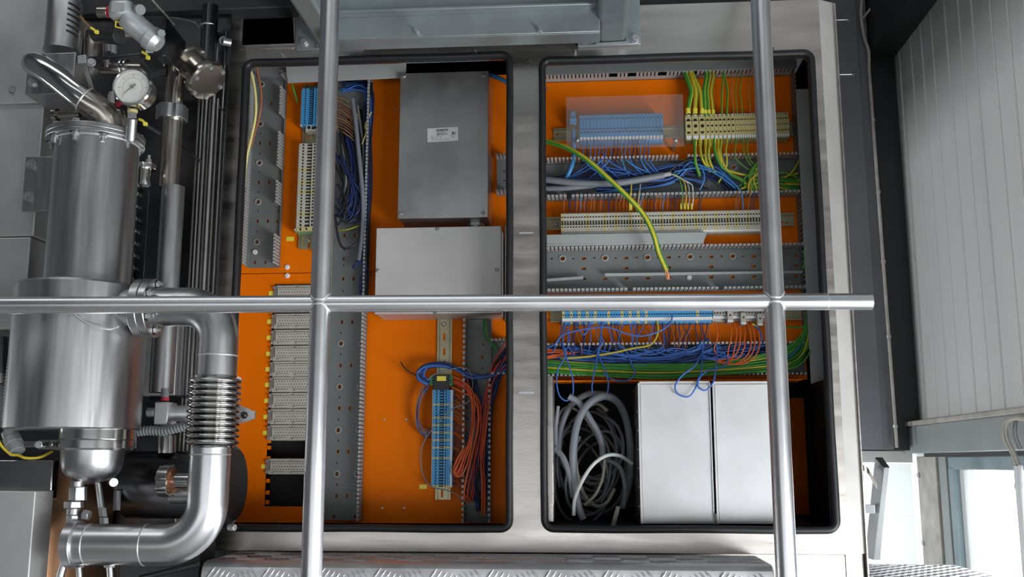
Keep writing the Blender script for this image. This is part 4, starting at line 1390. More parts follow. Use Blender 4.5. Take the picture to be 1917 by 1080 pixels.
for k, q in enumerate((((1442, 300, 0.16), (1430, 330, 0.155), (1408, 345, 0.155), (1404, 325, 0.152), (1418, 305, 0.152)), ((1498, 295, 0.165), (1490, 312, 0.155), (1480, 325, 0.155), (1468, 333, 0.16)), ((1450, 325, 0.155), (1470, 323, 0.153), (1490, 330, 0.16)),
                       ((1412, 356, 0.156), (1404, 335, 0.152), (1412, 312, 0.150), (1425, 298, 0.155)), ((1417, 356, 0.158), (1411, 338, 0.153), (1416, 318, 0.152), (1428, 305, 0.158)))):
    wire('earth_wire', 'green-yellow wire at the right end of the upper duct, %s' % ('loop left of the right post', 'slanting piece in the corner', 'flat arc right of the post', 'outer of two tall arcs', 'inner of two tall arcs')[k], q, 1.9, ['wire_yellow', 'wire_green'] if k % 2 else ['wire_green', 'wire_yellow'], 'green-yellow loops in the upper duct', n=8)
# thin dark wires between the upper duct and the white terminals
rnd = random.Random(8)
for i, x in enumerate([1056 + k * 6.2 + rnd.uniform(-1.5, 1.5) for k in range(37)] + [1308, 1312, 1378, 1383, 1402, 1407, 1412]):
    mt_ = rnd.choice(['wire_brown', 'wire_black', 'wire_brown', 'wire_brown', 'wire_navy']) if i not in (5, 23, 30) else 'wire_sky'
    wire('control_wire', '%s short thin wire from the left above the long white terminal row' % nth(i), [(x + 2, 360, 0.158), (x + 1, 374, 0.16), (x + rnd.uniform(-2, 2), 384, 0.164), (x, 396, 0.168)], 1.0, mt_, 'thin wires above the white terminal row', n=5, per=3)
for x in (1181, 1192, 1196):
    tag(MB().cyl(W(x, 383, 0.163), W(x, 394, 0.163), 0.0022, n=8).build('wire_ferrule', 'label_yellow'), '%s yellow ferrule above the middle of the white terminal row' % {1181: 'left', 1192: 'middle', 1196: 'right'}[x], 'ferrule', 'yellow ferrules mid white row')
wire('control_wire', 'short yellow-green wire dropping past the upper duct beside the earth cable', [(1182, 345, 0.15), (1181, 360, 0.146), (1179, 375, 0.155), (1178, 395, 0.165)], 1.3, 'wire_yellow')
wire('control_wire', 'short pale wire dropping past the upper duct to yellow ferrules', [(1199, 345, 0.15), (1197, 360, 0.146), (1195, 375, 0.155), (1193, 390, 0.165)], 1.3, 'wire_pale')

# --- lower duct: green bundle, blue mass, loops
tangle('green_wire_bundle', 'thick bundle of green-yellow wires running along the bottom of the lower duct', [
    [(1000, 683, 0.165), (1080, 690, 0.160), (1180, 695, 0.156), (1300, 693, 0.152), (1400, 684, 0.15), (1470, 668, 0.15), (1500, 645, 0.152), (1512, 610, 0.158), (1514, 585, 0.17)],
    [(1000, 678, 0.168), (1100, 685, 0.162), (1220, 690, 0.158), (1330, 684, 0.155), (1420, 672, 0.154), (1480, 652, 0.154), (1508, 625, 0.156), (1513, 590, 0.168)],
    [(1000, 690, 0.168), (1120, 697, 0.160), (1240, 700, 0.155), (1350, 696, 0.152), (1430, 690, 0.15), (1485, 680, 0.15), (1510, 655, 0.154), (1517, 610, 0.166)]],
    54, (4, 6, 0.007), 1.7, ['wire_green', 'wire_yellow', 'wire_green', 'wire_blue'], seed=21, weights=[6, 2, 5, 1], wob=0.45)
tangle('blue_wire_mass', 'dense mass of dark blue wires filling the lower duct', [
    [(1000, 660, 0.172), (1080, 668, 0.17), (1180, 672, 0.168), (1280, 668, 0.165), (1360, 660, 0.168), (1430, 650, 0.172)],
    [(1000, 672, 0.17), (1100, 676, 0.166), (1200, 678, 0.162), (1290, 670, 0.158), (1345, 655, 0.162)],
    [(1060, 655, 0.17), (1140, 668, 0.164), (1230, 675, 0.16), (1300, 662, 0.155), (1325, 645, 0.158)]], 64, (8, 8, 0.009), 1.7, ['wire_blue', 'wire_navy'], seed=22, wob=0.6, weights=[4, 6])
tangle('orange_wire_bundle', 'few orange wires at the left end of the lower duct', [[(1000, 658, 0.16), (1040, 657, 0.158), (1065, 660, 0.162), (1100, 668, 0.168)], [(1000, 673, 0.16), (1050, 665, 0.16), (1090, 660, 0.165)]], 8, (3, 3, 0.003), 1.4, ['wire_orange'], seed=2)
wire('yellow_wire', 'yellow wire rising along the lower duct to the blue terminals', [(1050, 671, 0.148), (1085, 669, 0.146), (1120, 665, 0.146), (1155, 659, 0.147), (1185, 652, 0.149), (1210, 648, 0.15), (1224, 640, 0.153), (1232, 620, 0.16), (1230, 600, 0.168)], 1.9, 'wire_yellow')
rnd = random.Random(31)
for i in range(44):
    x = 1054 + i * 6.4 + rnd.uniform(-2, 2)
    xe = x + rnd.uniform(-14, 10)
    wire('blue_wire', '%s short blue wire from the left hanging from the lower blue terminal row' % nth(i),
         [(x, 598, 0.172), (x + rnd.uniform(-4, 4), 612, 0.166), (x * 0.5 + xe * 0.5 + rnd.uniform(-5, 5), 630, 0.158), (xe, 648, 0.154), (xe + rnd.uniform(-15, 15), 668, 0.16)], 1.2,
         rnd.choice(['wire_blue', 'wire_blue', 'wire_navy', 'wire_navy', 'wire_brown']), 'blue wires below the lower terminal row', n=5, per=5)
LOOPS = [('long blue wire loop hanging below the lower duct, leftmost', [(1045, 638, 0.150), (1056, 650, 0.145), (1058, 668, 0.142), (1045, 690, 0.138), (1042, 715, 0.136), (1047, 740, 0.136), (1060, 750, 0.136), (1072, 740, 0.137), (1072, 710, 0.138), (1064, 680, 0.14), (1055, 655, 0.145), (1054, 630, 0.155), (1058, 600, 0.17)]),
         ('long blue wire loop hanging below the lower duct, second from the left', [(1128, 640, 0.152), (1120, 655, 0.146), (1116, 680, 0.14), (1110, 710, 0.137), (1109, 732, 0.136), (1120, 750, 0.136), (1134, 742, 0.136), (1139, 718, 0.137), (1132, 690, 0.14), (1121, 664, 0.145), (1124, 640, 0.152), (1127, 600, 0.17)]),
         ('large slack blue wire loop hanging over the first steel box', [(1312, 640, 0.15), (1312, 662, 0.144), (1300, 685, 0.07), (1278, 702, 0.042), (1264, 722, 0.034), (1270, 738, 0.034), (1290, 742, 0.034), (1304, 722, 0.036), (1313, 695, 0.06), (1314, 670, 0.13), (1316, 645, 0.15)]),
         ('small blue wire loop hanging between the two steel boxes', [(1340, 640, 0.15), (1343, 665, 0.14), (1340, 690, 0.08), (1335, 715, 0.036), (1322, 730, 0.034), (1309, 726, 0.034), (1307, 710, 0.038), (1325, 694, 0.07), (1350, 688, 0.12), (1362, 675, 0.14), (1355, 662, 0.148), (1330, 655, 0.15)]),
         ('long slack blue wire crossing in front of the lower blue terminals', [(1020, 652, 0.150), (1038, 645, 0.146), (1052, 628, 0.142), (1075, 620, 0.14), (1110, 614, 0.14), (1140, 613, 0.14), (1170, 624, 0.14), (1200, 629, 0.14), (1230, 622, 0.142), (1250, 610, 0.146), (1258, 596, 0.15), (1259, 580, 0.158)]),
         ('slack blue wire arc below the middle of the lower duct', [(1150, 640, 0.152), (1170, 655, 0.148), (1182, 680, 0.144), (1188, 700, 0.14), (1175, 712, 0.138), (1150, 711, 0.139), (1130, 700, 0.144)]),
         ('small blue wire curl below the lower terminal row near its left end', [(1078, 600, 0.17), (1082, 615, 0.155), (1090, 626, 0.148), (1098, 622, 0.148), (1101, 608, 0.155), (1100, 598, 0.17)])]
for lab, q in LOOPS:
    wire('blue_wire_loop', lab, q, 1.5, 'wire_blue', n=8, per=8)
for i in range(14):
    xa_, ya_ = 1100 + i * 17, 652 + rnd.uniform(-4, 10)
    wire('blue_wire', '%s bright blue wire from the left lying on the lower duct mass' % nth(i),
         [(xa_, ya_, 0.15), (xa_ + 25, ya_ + rnd.uniform(4, 14), 0.147), (xa_ + 55, ya_ + rnd.uniform(0, 18), 0.147), (xa_ + 90, ya_ + rnd.uniform(-6, 8), 0.152)], 1.4, 'wire_blue', 'bright blue wires lying in the lower duct', n=6, per=6)
for i, x in enumerate((1340, 1366, 1376, 1383, 1392, 1400, 1407, 1416)):
    y0_ = 602
    xe = 1346 + i * 4
    wire('orange_wire', '%s orange wire from the left hanging from the grey-white terminals' % nth(i),
         [(x - 2, y0_, 0.168), (x + 3, 620, 0.156), (x + 2, 636, 0.15), (x - 3 + i, 652, 0.146), (x * 0.55 + xe * 0.45, 668 + (i % 3) * 4, 0.146), (1332 + i * 2, 672 + (i % 4), 0.152)] if i < 5 else
         [(x - 2, y0_, 0.168), (x + 4, 620, 0.156), (x + 6, 645, 0.147), (x - 2, 666, 0.144), (x - 24, 681, 0.143), (x - 50, 680, 0.145), (1332, 672, 0.15)], 1.3, 'wire_orange', 'orange wires below the grey-white terminals', n=6)
wire('blue_wire', 'blue wire stub with yellow tip below the right end of the terminals', [(1412, 610, 0.16), (1422, 618, 0.155), (1426, 632, 0.153), (1424, 645, 0.157)], 1.5, 'wire_blue')
tag(MB().cyl(W(1409, 606, 0.162), W(1417, 613, 0.159), 0.0022, n=8).build('wire_ferrule', 'label_yellow'), 'yellow ferrule on the blue wire stub near the right post', 'ferrule')
wire('earth_wire', 'short green-yellow wire from the stub beside the right post to the vertical duct', [(1474, 612, 0.185), (1490, 613, 0.175), (1505, 611, 0.168), (1512, 600, 0.166)], 2.0, ['wire_green', 'wire_yellow'])
for x in (1253, 1263):
    wire('control_wire', '%s thin black wire of the pair hanging below the lower blue row' % ('left' if x == 1253 else 'right'), [(x, 598, 0.17), (x + 2, 615, 0.165), (x - 1, 640, 0.157), (x - 6, 652, 0.158)], 0.9, 'wire_black', 'black wire pair below the lower blue row', n=5)
wire('green_wire', 'green wire pair peeping out of the right vertical duct', [(1503, 470, 0.158), (1507, 480, 0.150), (1507, 492, 0.150), (1503, 502, 0.158)], 2.6, 'wire_green')

# --- lower right bay: coiled grey cables
CB = [('thick grey-blue cable arching over the coil', 'wire_grey', 7.2, [(1092, 972, 0.10), (1082, 945, 0.10), (1074, 890, 0.10), (1073, 840, 0.10), (1082, 790, 0.11), (1100, 758, 0.12), (1128, 742, 0.13), (1155, 752, 0.15), (1172, 785, 0.18), (1180, 840, 0.20), (1178, 900, 0.22), (1165, 950, 0.24)]),
      ('pale thin cable curving in front of the coil', 'white_cable', 3.6, [(1074, 965, 0.08), (1076, 935, 0.08), (1090, 900, 0.08), (1110, 870, 0.085), (1135, 853, 0.09), (1160, 853, 0.10), (1183, 868, 0.12)]),
      ('thick grey cable behind the arch, its far side falling to the right', 'wire_grey', 6.0, [(1044, 850, 0.18), (1050, 800, 0.18), (1068, 760, 0.18), (1095, 740, 0.18), (1118, 737, 0.18), (1150, 745, 0.2), (1175, 790, 0.24)]),
      ('grey cable falling from upper left through the coil', 'wire_grey', 6.2, [(1065, 742, 0.13), (1085, 755, 0.13), (1105, 785, 0.13), (1122, 815, 0.14), (1128, 845, 0.15), (1126, 865, 0.17)]),
      ('grey cable bending down the left side of the coil', 'wire_grey', 5.5, [(1040, 840, 0.11), (1055, 858, 0.10), (1066, 890, 0.10), (1073, 930, 0.11)]),
      ('thin grey loop on the left of the coil', 'wire_grey', 3.2, [(1045, 760, 0.12), (1041, 800, 0.12), (1042, 840, 0.12)]),
      ('thin grey cable looping low at the right of the coil', 'wire_pale', 3.0, [(1132, 860, 0.15), (1128, 895, 0.15), (1115, 925, 0.15), (1095, 945, 0.16)]),
      ('thin pale cable curving at the lower right of the coil', 'wire_grey', 4.6, [(1135, 860, 0.17), (1160, 875, 0.17), (1170, 910, 0.17), (1168, 945, 0.18)]),
      ('grey cable stub standing at the bottom of the coil bay', 'wire_pale', 4.6, [(1148, 985, 0.09), (1153, 965, 0.09), (1157, 950, 0.10)])]
for lab, mt_, r_, q in CB:
    wire('coiled_cable', lab, q, r_, mt_, n=12, cat='cable', per=9)
rnd = random.Random(77)
CK = []
for i in range(14):
    cx, cy = 1105 + rnd.uniform(-22, 22), 862 + rnd.uniform(-30, 30)
    rx, ry = rnd.uniform(35, 60), rnd.uniform(55, 105)
    Y0 = 0.20 + 0.012 * i
    a0 = rnd.uniform(0, 6.28)
    tilt = rnd.uniform(-0.6, 0.6)
    span = rnd.uniform(3.2, 5.6)
    q = []
    for k in range(11):
        t_ = a0 + span * k / 10
        u_, v_ = rx * math.cos(t_), ry * math.sin(t_)
        xq = min(1183, max(1040, cx + u_ * math.cos(tilt) - v_ * math.sin(tilt)))
        yq = min(980, max(738, cy + u_ * math.sin(tilt) + v_ * math.cos(tilt)))
        q.append((xq, yq, Y0 + 0.02 * math.sin(t_ * 1.7)))
    wire('coiled_cable', 'grey cable turn deep inside the dark coil, %s nearest the front' % nth(i), q, rnd.uniform(2.4, 4.6), rnd.choice(['wire_grey', 'wire_pale', 'wire_grey', 'wire_grey']), 'grey cable turns deep in the coil', n=8, cat='cable')

# --- left bay
wire('yellow_wire', 'pale yellow wire running down the far left of the left bay', [(466, 118, 0.10), (470, 135, 0.10), (476, 160, 0.105), (479, 190, 0.11), (478, 220, 0.12), (471, 255, 0.13), (463, 290, 0.14), (459, 320, 0.145), (457, 350, 0.15)], 2.5, 'wire_cream', n=10)
wire('brown_wire', 'brown wire beside the pale yellow one in the left bay', [(480, 118, 0.10), (483, 140, 0.105), (488, 165, 0.11), (489, 190, 0.115), (486, 215, 0.12), (478, 245, 0.14), (470, 275, 0.16)], 2.3, 'wire_brown', n=10)
tangle('black_cable_mass', 'tangle of black cables in the upper part of the middle duct', [
    [(640, 250, 0.17), (650, 300, 0.165), (655, 350, 0.16), (645, 395, 0.16)], [(655, 240, 0.172), (668, 300, 0.168), (660, 360, 0.162), (640, 400, 0.16)],
    [(632, 300, 0.165), (648, 330, 0.16), (668, 370, 0.16), (655, 405, 0.16), (636, 390, 0.16)], [(675, 200, 0.175), (680, 300, 0.172), (672, 380, 0.17)]], 38, (9, 14, 0.008), 2.6, ['wire_black', 'wire_black', 'wire_navy', 'grey_plastic'], seed=5, weights=[7, 4, 4, 1])
tangle('navy_wire_mass', 'dark blue wires running down the right side of the middle duct', [
    [(690, 155, 0.17), (688, 250, 0.165), (690, 350, 0.162), (686, 450, 0.162), (682, 520, 0.165), (678, 560, 0.17)], [(640, 165, 0.18), (670, 160, 0.175), (690, 180, 0.17), (692, 260, 0.168)]], 22, (6, 8, 0.008), 1.8, ['wire_navy', 'wire_blue', 'wire_black'], seed=8, weights=[6, 2, 3])
for k, q in enumerate((((632, 345, 0.155), (648, 375, 0.15), (645, 405, 0.15), (632, 420, 0.152), (626, 400, 0.155)), ((628, 385, 0.15), (640, 412, 0.148), (655, 415, 0.148), (668, 395, 0.152), (662, 360, 0.156)),
                       ((628, 410, 0.15), (632, 440, 0.148), (640, 462, 0.147), (655, 464, 0.147), (670, 450, 0.15), (675, 425, 0.155)))):
    wire('black_cable', ('black cable curl near the foot of the black tangle, left one', 'black cable curl near the foot of the black tangle, right one', 'lowest black cable loop hanging under the black tangle')[k], q, 2.2, 'wire_black', n=8, cat='cable')
wire('grey_cable', 'straight grey cable running down through the middle duct', [(660, 186, 0.155), (666, 230, 0.15), (672, 290, 0.148), (678, 350, 0.147), (680, 400, 0.148), (677, 450, 0.152), (672, 488, 0.158)], 4.0, 'wire_grey', n=10, cat='cable')
rnd = random.Random(14)
for i in range(12):
    y_ = 178 + i * 5.5
    wire('ochre_wire', '%s thin orange-brown wire from the top, right of the left post' % nth(i), [(606, y_, 0.17), (632, y_ + 4, 0.165), (648, y_ + 12 + rnd.uniform(-3, 3), 0.16), (662, y_ + 24, 0.162), (670, y_ + 40, 0.17)], 1.1, rnd.choice(['wire_ochre', 'wire_brown', 'wire_ochre']), 'orange-brown wires right of the left post', n=5)
for q in (((695, 210, 0.16), (684, 235, 0.158), (690, 250, 0.16)), ((690, 205, 0.16), (686, 245, 0.158), (678, 270, 0.162))):
    wire('yellow_wire', '%s dull yellow wire end among the dark wires of the middle duct' % ('hooked' if q[0][0] == 695 else 'straight'), [(x_, y_, Y_) for x_, y_, Y_ in q], 1.4, 'wire_cream', 'dull yellow wire ends')
wire('earth_wire', 'yellow-green wire crossing the middle duct under the black tangle', [(630, 432, 0.17), (650, 430, 0.16), (672, 423, 0.165)], 1.5, ['wire_yellow', 'wire_green'])
wire('green_wire', 'short green wire with a ferrule beside the bright blue terminals', [(545, 150, 0.16), (549, 165, 0.16), (553, 178, 0.165), (557, 192, 0.17)], 1.7, 'wire_green')
wire('blue_hose', 'bright blue hose crossing the top right corner of the left bay', [(912, 139, 0.15), (925, 143, 0.14), (940, 149, 0.14), (955, 158, 0.15)], 4.2, 'wire_sky', n=12, cat='hose')
tangle('navy_wire_mass', 'bunch of dark blue wires gathered at the lower end of the middle duct tangle', [[(680, 470, 0.165), (684, 500, 0.16), (676, 530, 0.165), (680, 556, 0.17)], [(662, 498, 0.155), (675, 490, 0.155), (688, 510, 0.16), (684, 550, 0.17)]], 14, (4, 5, 0.005), 2.0, ['wire_navy'], seed=18)
# lower terminal column wires
tangle('blue_wire_coil', 'blue wire coil bent over the top of the black relay block', [
    [(802, 718, 0.15), (785, 708, 0.148), (783, 695, 0.148), (800, 684, 0.148), (830, 683, 0.148), (858, 692, 0.15), (885, 706, 0.155), (930, 700, 0.16), (960, 680, 0.165)],
    [(805, 712, 0.155), (792, 705, 0.152), (800, 688, 0.152), (835, 687, 0.152), (870, 697, 0.155), (910, 705, 0.16), (962, 670, 0.165)]], 14, (3, 3, 0.004), 1.8, ['wire_blue', 'wire_navy', 'wire_blue'], seed=40, wob=0.35)
tangle('blue_wire_bundle', 'thin blue and violet wires hanging at the left of the lower blue terminals', [
    [(800, 716, 0.165), (788, 735, 0.16), (783, 770, 0.165), (784, 800, 0.17), (795, 812, 0.175), (806, 805, 0.18)], [(798, 720, 0.17), (782, 760, 0.17), (788, 805, 0.175), (806, 815, 0.18)]], 14, (3, 6, 0.006), 1.1, ['wire_navy', 'wire_blue', 'wire_brown'], seed=41)
tangle('mixed_wire_mass', 'mass of red and dark blue wires packed in the lower left-bay duct', [
    [(960, 665, 0.17), (935, 690, 0.165), (918, 730, 0.162), (905, 800, 0.162), (895, 870, 0.165), (888, 930, 0.17)],
    [(880, 710, 0.172), (893, 760, 0.165), (900, 820, 0.162), (895, 890, 0.165), (900, 945, 0.172)],
    [(955, 650, 0.17), (925, 700, 0.165), (912, 780, 0.162), (910, 860, 0.165), (902, 930, 0.172)]], 52, (8, 12, 0.008), 1.6, ['wire_navy', 'wire_blue', 'wire_red', 'wire_black'], seed=42, weights=[6, 2, 3, 2])
tangle('red_wire_bundle', 'orange-red wires looping down the lower left-bay duct', [
    [(846, 708, 0.16), (868, 716, 0.155), (884, 738, 0.148), (888, 780, 0.146), (880, 830, 0.146), (862, 885, 0.146), (853, 886, 0.148), (856, 870, 0.15), (872, 838, 0.15)],
    [(846, 717, 0.16), (866, 726, 0.155), (892, 745, 0.148), (898, 790, 0.147), (890, 840, 0.148), (872, 920, 0.15), (880, 938, 0.155)],
    [(918, 720, 0.155), (908, 790, 0.148), (902, 860, 0.148), (906, 900, 0.15), (905, 960, 0.16)]], 15, (3.5, 6, 0.004), 1.5, ['wire_red', 'wire_orange'], seed=43, wob=0.4)
rnd = random.Random(19)
for i in range(26):
    y_ = 735 + i * 6.8
    wire('control_wire', '%s thin wire from the top, right of the lower blue terminal column' % nth(i), [(846, y_, 0.172), (856, y_ + 4, 0.165), (866, y_ + 12 + rnd.uniform(0, 4), 0.165), (878, y_ + 24, 0.172)], 0.9, rnd.choice(['wire_red', 'wire_navy', 'wire_brown', 'wire_navy']), 'thin wires right of the lower blue terminals', n=5, per=4)
wire('grey_wire', 'thin grey-blue wire arching left around the lower blue terminals', [(885, 745, 0.148), (868, 757, 0.142), (845, 766, 0.138), (822, 790, 0.135), (800, 815, 0.14), (789, 840, 0.145), (788, 870, 0.15), (796, 898, 0.152), (812, 913, 0.15), (835, 917, 0.15), (858, 928, 0.155), (868, 945, 0.165)], 1.1, 'wire_grey', n=6)
wire('grey_wire', 'thin grey-blue wire from the relay block over the blue coil', [(800, 712, 0.142), (815, 700, 0.14), (840, 692, 0.14), (866, 688, 0.142), (880, 696, 0.145), (885, 715, 0.15), (884, 730, 0.155)], 1.2, 'wire_grey', n=6)
wire('black_wire', 'short black wire sticking out left of the relay block', [(750, 677, 0.15), (757, 688, 0.15), (768, 697, 0.152), (783, 704, 0.156)], 1.3, 'wire_black', n=6)
wire('red_wire', 'orange-red wire loop hanging out at the left of the lower duct', [(870, 842, 0.15), (858, 868, 0.142), (851, 882, 0.14), (857, 892, 0.14), (868, 884, 0.142), (880, 850, 0.145), (886, 800, 0.146)], 1.6, 'wire_orange', n=8)
tangle('green_wire_scrap', 'green wires in the upper end of the lower left-bay duct', [[(905, 600, 0.165), (908, 622, 0.16), (915, 640, 0.16), (928, 656, 0.16)]], 5, (3, 4, 0.004), 1.8, ['wire_green', 'green_dark'], seed=50)
# ------------------------------------------------------------------ process machine on the left
def vx(px, py, Y):
    return W(px, py, Y).x


def vspan(px, py0, py1, Y):
    return W(px, py0, Y).z, W(px, py1, Y).z


def vpipe(name, mt, parent, px, py, y0, y1, rpx, Y, n=40, r1=None):
    """upright cylinder: axis seen at px on row py, from row y0 (top) to row y1"""
    x = vx(px, py, Y)
    r = R(rpx, px, py, Y)
    zt, zb2 = W(px, y0, Y).z, W(px, y1, Y).z
    mb = MB().cyl((x, Y, zb2), (x, Y, zt), r, r if r1 is None else R(r1, px, py, Y), n=n)
    return mb.build(name, mt, parent)


def hexbolt(mb, c, axis, r=0.006, h=0.005, shank=0.0, m=0):
    c, a = Vector(c), Vector(axis).normalized()
    mb.cyl(c, c + a * h, r, n=6, m=m)
    mb.lathe(c - a * 0.0012, a, [(0, r * 1.3), (0.0012, r * 1.3)], 16, m)
    if shank:
        mb.cyl(c - a * shank, c, r * 0.55, n=10, m=m)


# dark machine frame behind everything
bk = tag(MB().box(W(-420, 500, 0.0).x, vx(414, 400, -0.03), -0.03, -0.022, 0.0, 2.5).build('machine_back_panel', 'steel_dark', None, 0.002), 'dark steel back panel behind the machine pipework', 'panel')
# cover panels at the far left edge
PV = -0.13
for name, lab, (a0, b0, a1, b1), dy in (('cover_panel', 'upper stainless cover panel at the left edge with one bolt', (-420, -60, 97, 199), -0.012), ('cover_panel', 'middle stainless cover panel at the left edge', (-420, 201, 72, 446), -0.006),
                                      ('cover_panel', 'lower stainless cover panel at the left edge, beside the wide jacket', (-420, 448, 50, 619), -0.009)):
    x0, x1, z0, z1 = rect(-420, b0, a1, b1, PV + dy)
    x1 = W(a1, (b0 + b1) / 2, PV + dy).x
    t = thing(name, lab, 'panel', (x1, PV, z0))
    MB().box(x1 - 0.5, x1, PV + dy, -0.031, z0, z1).build('sheet', 'steel_panel', t, 0.002)
    if b0 < 0:
        b_ = MB(); hexbolt(b_, W(23, 168, PV + dy), (0, -1, 0), 0.0055, 0.005); b_.build('bolt', 'zinc', t)
# lower left panels
x1 = W(60, 1000, -0.30).x
z1 = W(30, 919, -0.30).z
tag(MB().box(x1 - 0.35, x1, -0.30, -0.245, 0.0, z1).build('cover_panel', 'steel_panel', None, 0.002), 'pale stainless box panel in the lower left corner', 'panel')
x1 = W(98, 890, -0.225).x
z0, z1 = W(50, 935, -0.225).z, W(50, 861, -0.225).z
tag(MB().box(x1 - 0.35, x1, -0.225, -0.205, z0, z1).build('cover_panel', 'steel_polished', None, 0.002), 'polished steel ledge above the pale lower left panel', 'panel')

# ---- the vessel
VY = -0.24
vs_ = thing('process_vessel', 'large upright stainless process vessel with flanged lid and wide jacket', 'vessel', (vx(160, 660, VY), VY, W(160, 900, VY).z))
vpipe('upper_shell', 'steel_brushed', vs_, 174, 395, 270, 545, 75, VY, n=64)
xv = vx(180, 262, VY)
rf = R(87, 180, 262, VY)
zf0, zf1, zf2 = W(180, 271, VY).z, W(180, 263.5, VY).z, W(180, 254, VY).z
MB().cyl((xv, VY, zf0), (xv, VY, zf1 - 0.0006), rf, n=64).build('shell_flange', 'steel_brushed', vs_, 0.0012)
MB().cyl((xv, VY, zf1), (xv, VY, zf2), rf, n=64).build('lid_flange', 'steel_brushed', vs_, 0.0012)
for i in range(10):
    a_ = math.radians(18 + 36 * i)
    c = Vector((xv + rf * 0.88 * math.cos(a_), VY + rf * 0.88 * math.sin(a_), zf0))
    b_ = MB(); hexbolt(b_, c, (0, 0, -1), 0.0062, 0.006)
    b_.cyl(c, c + Vector((0, 0, -0.014)), 0.0034, n=10)
    hexbolt(b_, (c.x, c.y, zf2), (0, 0, 1), 0.0062, 0.006)
    b_.build('flange_bolt', 'zinc', vs_)
# weld bead under the flange
rb_ = MB()
loop = [(vx(181, 275, VY) + R(76, 180, 275, VY) * math.cos(2 * math.pi * i / 48), VY + R(76, 180, 275, VY) * math.sin(2 * math.pi * i / 48), zf0 - 0.002) for i in range(48)]
rb_.tube(loop, 0.0022, 6, closed=True); rb_.build('weld_bead', 'steel_bright', vs_)
# jacket
JY = -0.255
xj, rj = vx(147, 665, JY), R(118, 147, 665, JY)
zj1, zj0 = W(147, 539, JY).z, W(147, 805, JY).z
MB().lathe((xj, JY, zj0), (0, 0, 1), [(0, rj * 0.97), (0.002, rj), (zj1 - zj0 - 0.004, rj), (zj1 - zj0, rj - 0.003)], 72).build('jacket', 'steel_brushed', vs_)
# collar, clamp ring and bowl
CY = -0.255
MB().cyl((vx(184, 815, CY), CY, W(184, 823, CY).z), (vx(184, 815, CY), CY, zj0), R(69, 184, 815, CY), n=56).build('collar', 'steel_polished', vs_)
xk = vx(180, 833, CY)
rk = R(72, 180, 833, CY)
MB().lathe((xk, CY, W(180, 843, CY).z), (0, 0, 1), [(0, rk * 0.96), (0.003, rk), (R(21, 180, 833, CY) - 0.003, rk), (R(21, 180, 833, CY), rk * 0.96)], 56).build('clamp_ring', 'steel_polished', vs_)
xb = vx(172, 870, CY)
ub = R(1, 172, 870, CY)
zt_ = W(172, 843, CY).z
MB().lathe((xb, CY, zt_), (0, 0, -1), [(0, 57 * ub), (24 * ub, 55 * ub), (38 * ub, 51 * ub), (48 * ub, 43 * ub), (55 * ub, 30 * ub), (59 * ub, 16 * ub), (62 * ub, 12 * ub)], 56).build('bowl', 'steel_brushed', vs_, sharp=60)
# toggle latch on the clamp ring
lt = MB()
a = rect(72, 822, 108, 842, CY - rk * 0.72)
yl = CY - rk * 0.72
lt.box(a[0], a[1] + 0.01, yl, yl + 0.016, a[2] + 0.001, a[3] - 0.001, 0)
lt.box(a[0] + 0.004, a[1] - 0.004, yl - 0.003, yl, a[2] + 0.006, a[3] - 0.005, 1)
c = W(97, 832, yl - 0.004)
lt.cyl(c, c + Vector((0, -0.004, 0)), 0.0032, n=12, m=0)
a = rect(42, 826, 78, 837, yl)
lt.box(a[0], a[1], yl + 0.002, yl + 0.010, a[2], a[3], 0)
lt.cyl(W(72, 832, yl + 0.004), W(72, 832, yl - 0.008), 0.006, n=16, m=0)
lt.build('toggle_latch', ['steel_polished', 'hole'], vs_, 0.0008)
# bracket plate holding the vessel
a = rect(44, 293, 110, 395, -0.165)
bp_ = MB().box(a[0], a[1], -0.165, -0.158, a[2], a[3])
bp_.build('bracket_plate', 'steel_brushed', vs_, 0.001)
for px, py in ((58, 308), (53, 368)):
    b_ = MB(); hexbolt(b_, W(px, py, -0.166), (0, -1, 0), 0.0072, 0.006); b_.cyl(W(px, py + 4, -0.166), W(px, py + 4, -0.166) + Vector((0, -0.012, 0)), 0.004, n=10)
    b_.build('bracket_bolt', 'zinc', vs_)
# outlet nozzle, flanges and the elbow pipe
NY = -0.285
zn = W(230, 576, NY).z
rn = R(36, 230, 576, NY)
MB().cyl((vx(150, 576, NY), NY + 0.01, zn), (vx(258, 576, NY), NY, zn), rn, n=48).build('outlet_nozzle', 'steel_brushed', vs_)
wl = MB()
q = [W(140, 590, JY - rj * 0.97), W(160, 604, JY - rj * 0.97), W(185, 612, JY - rj * 0.93), W(205, 616, JY - rj * 0.86), W(222, 611, JY - rj * 0.75)]
wl.tube(spline(q, 5), 0.0018, 6); wl.build('weld_bead', 'steel_bright', vs_)

pp = thing('elbow_pipe', 'stainless elbow pipe with bellows dropping beside the vessel and turning back left', 'pipe', (vx(395, 900, NY), NY, W(395, 1050, NY).z))


def disc_x(parent, name, px0, px1, py, rpx, Y, mt, holes=6, bolts=True):
    x0, x1 = vx(px0, py, Y), vx(px1, py, Y)
    z_ = W(px0, py, Y).z
    r_ = R(rpx, px0, py, Y)
    MB().cyl((x0, Y, z_), (x1, Y, z_), r_, n=48).build(name, mt, parent, 0.0012)
    return x0, x1, z_, r_


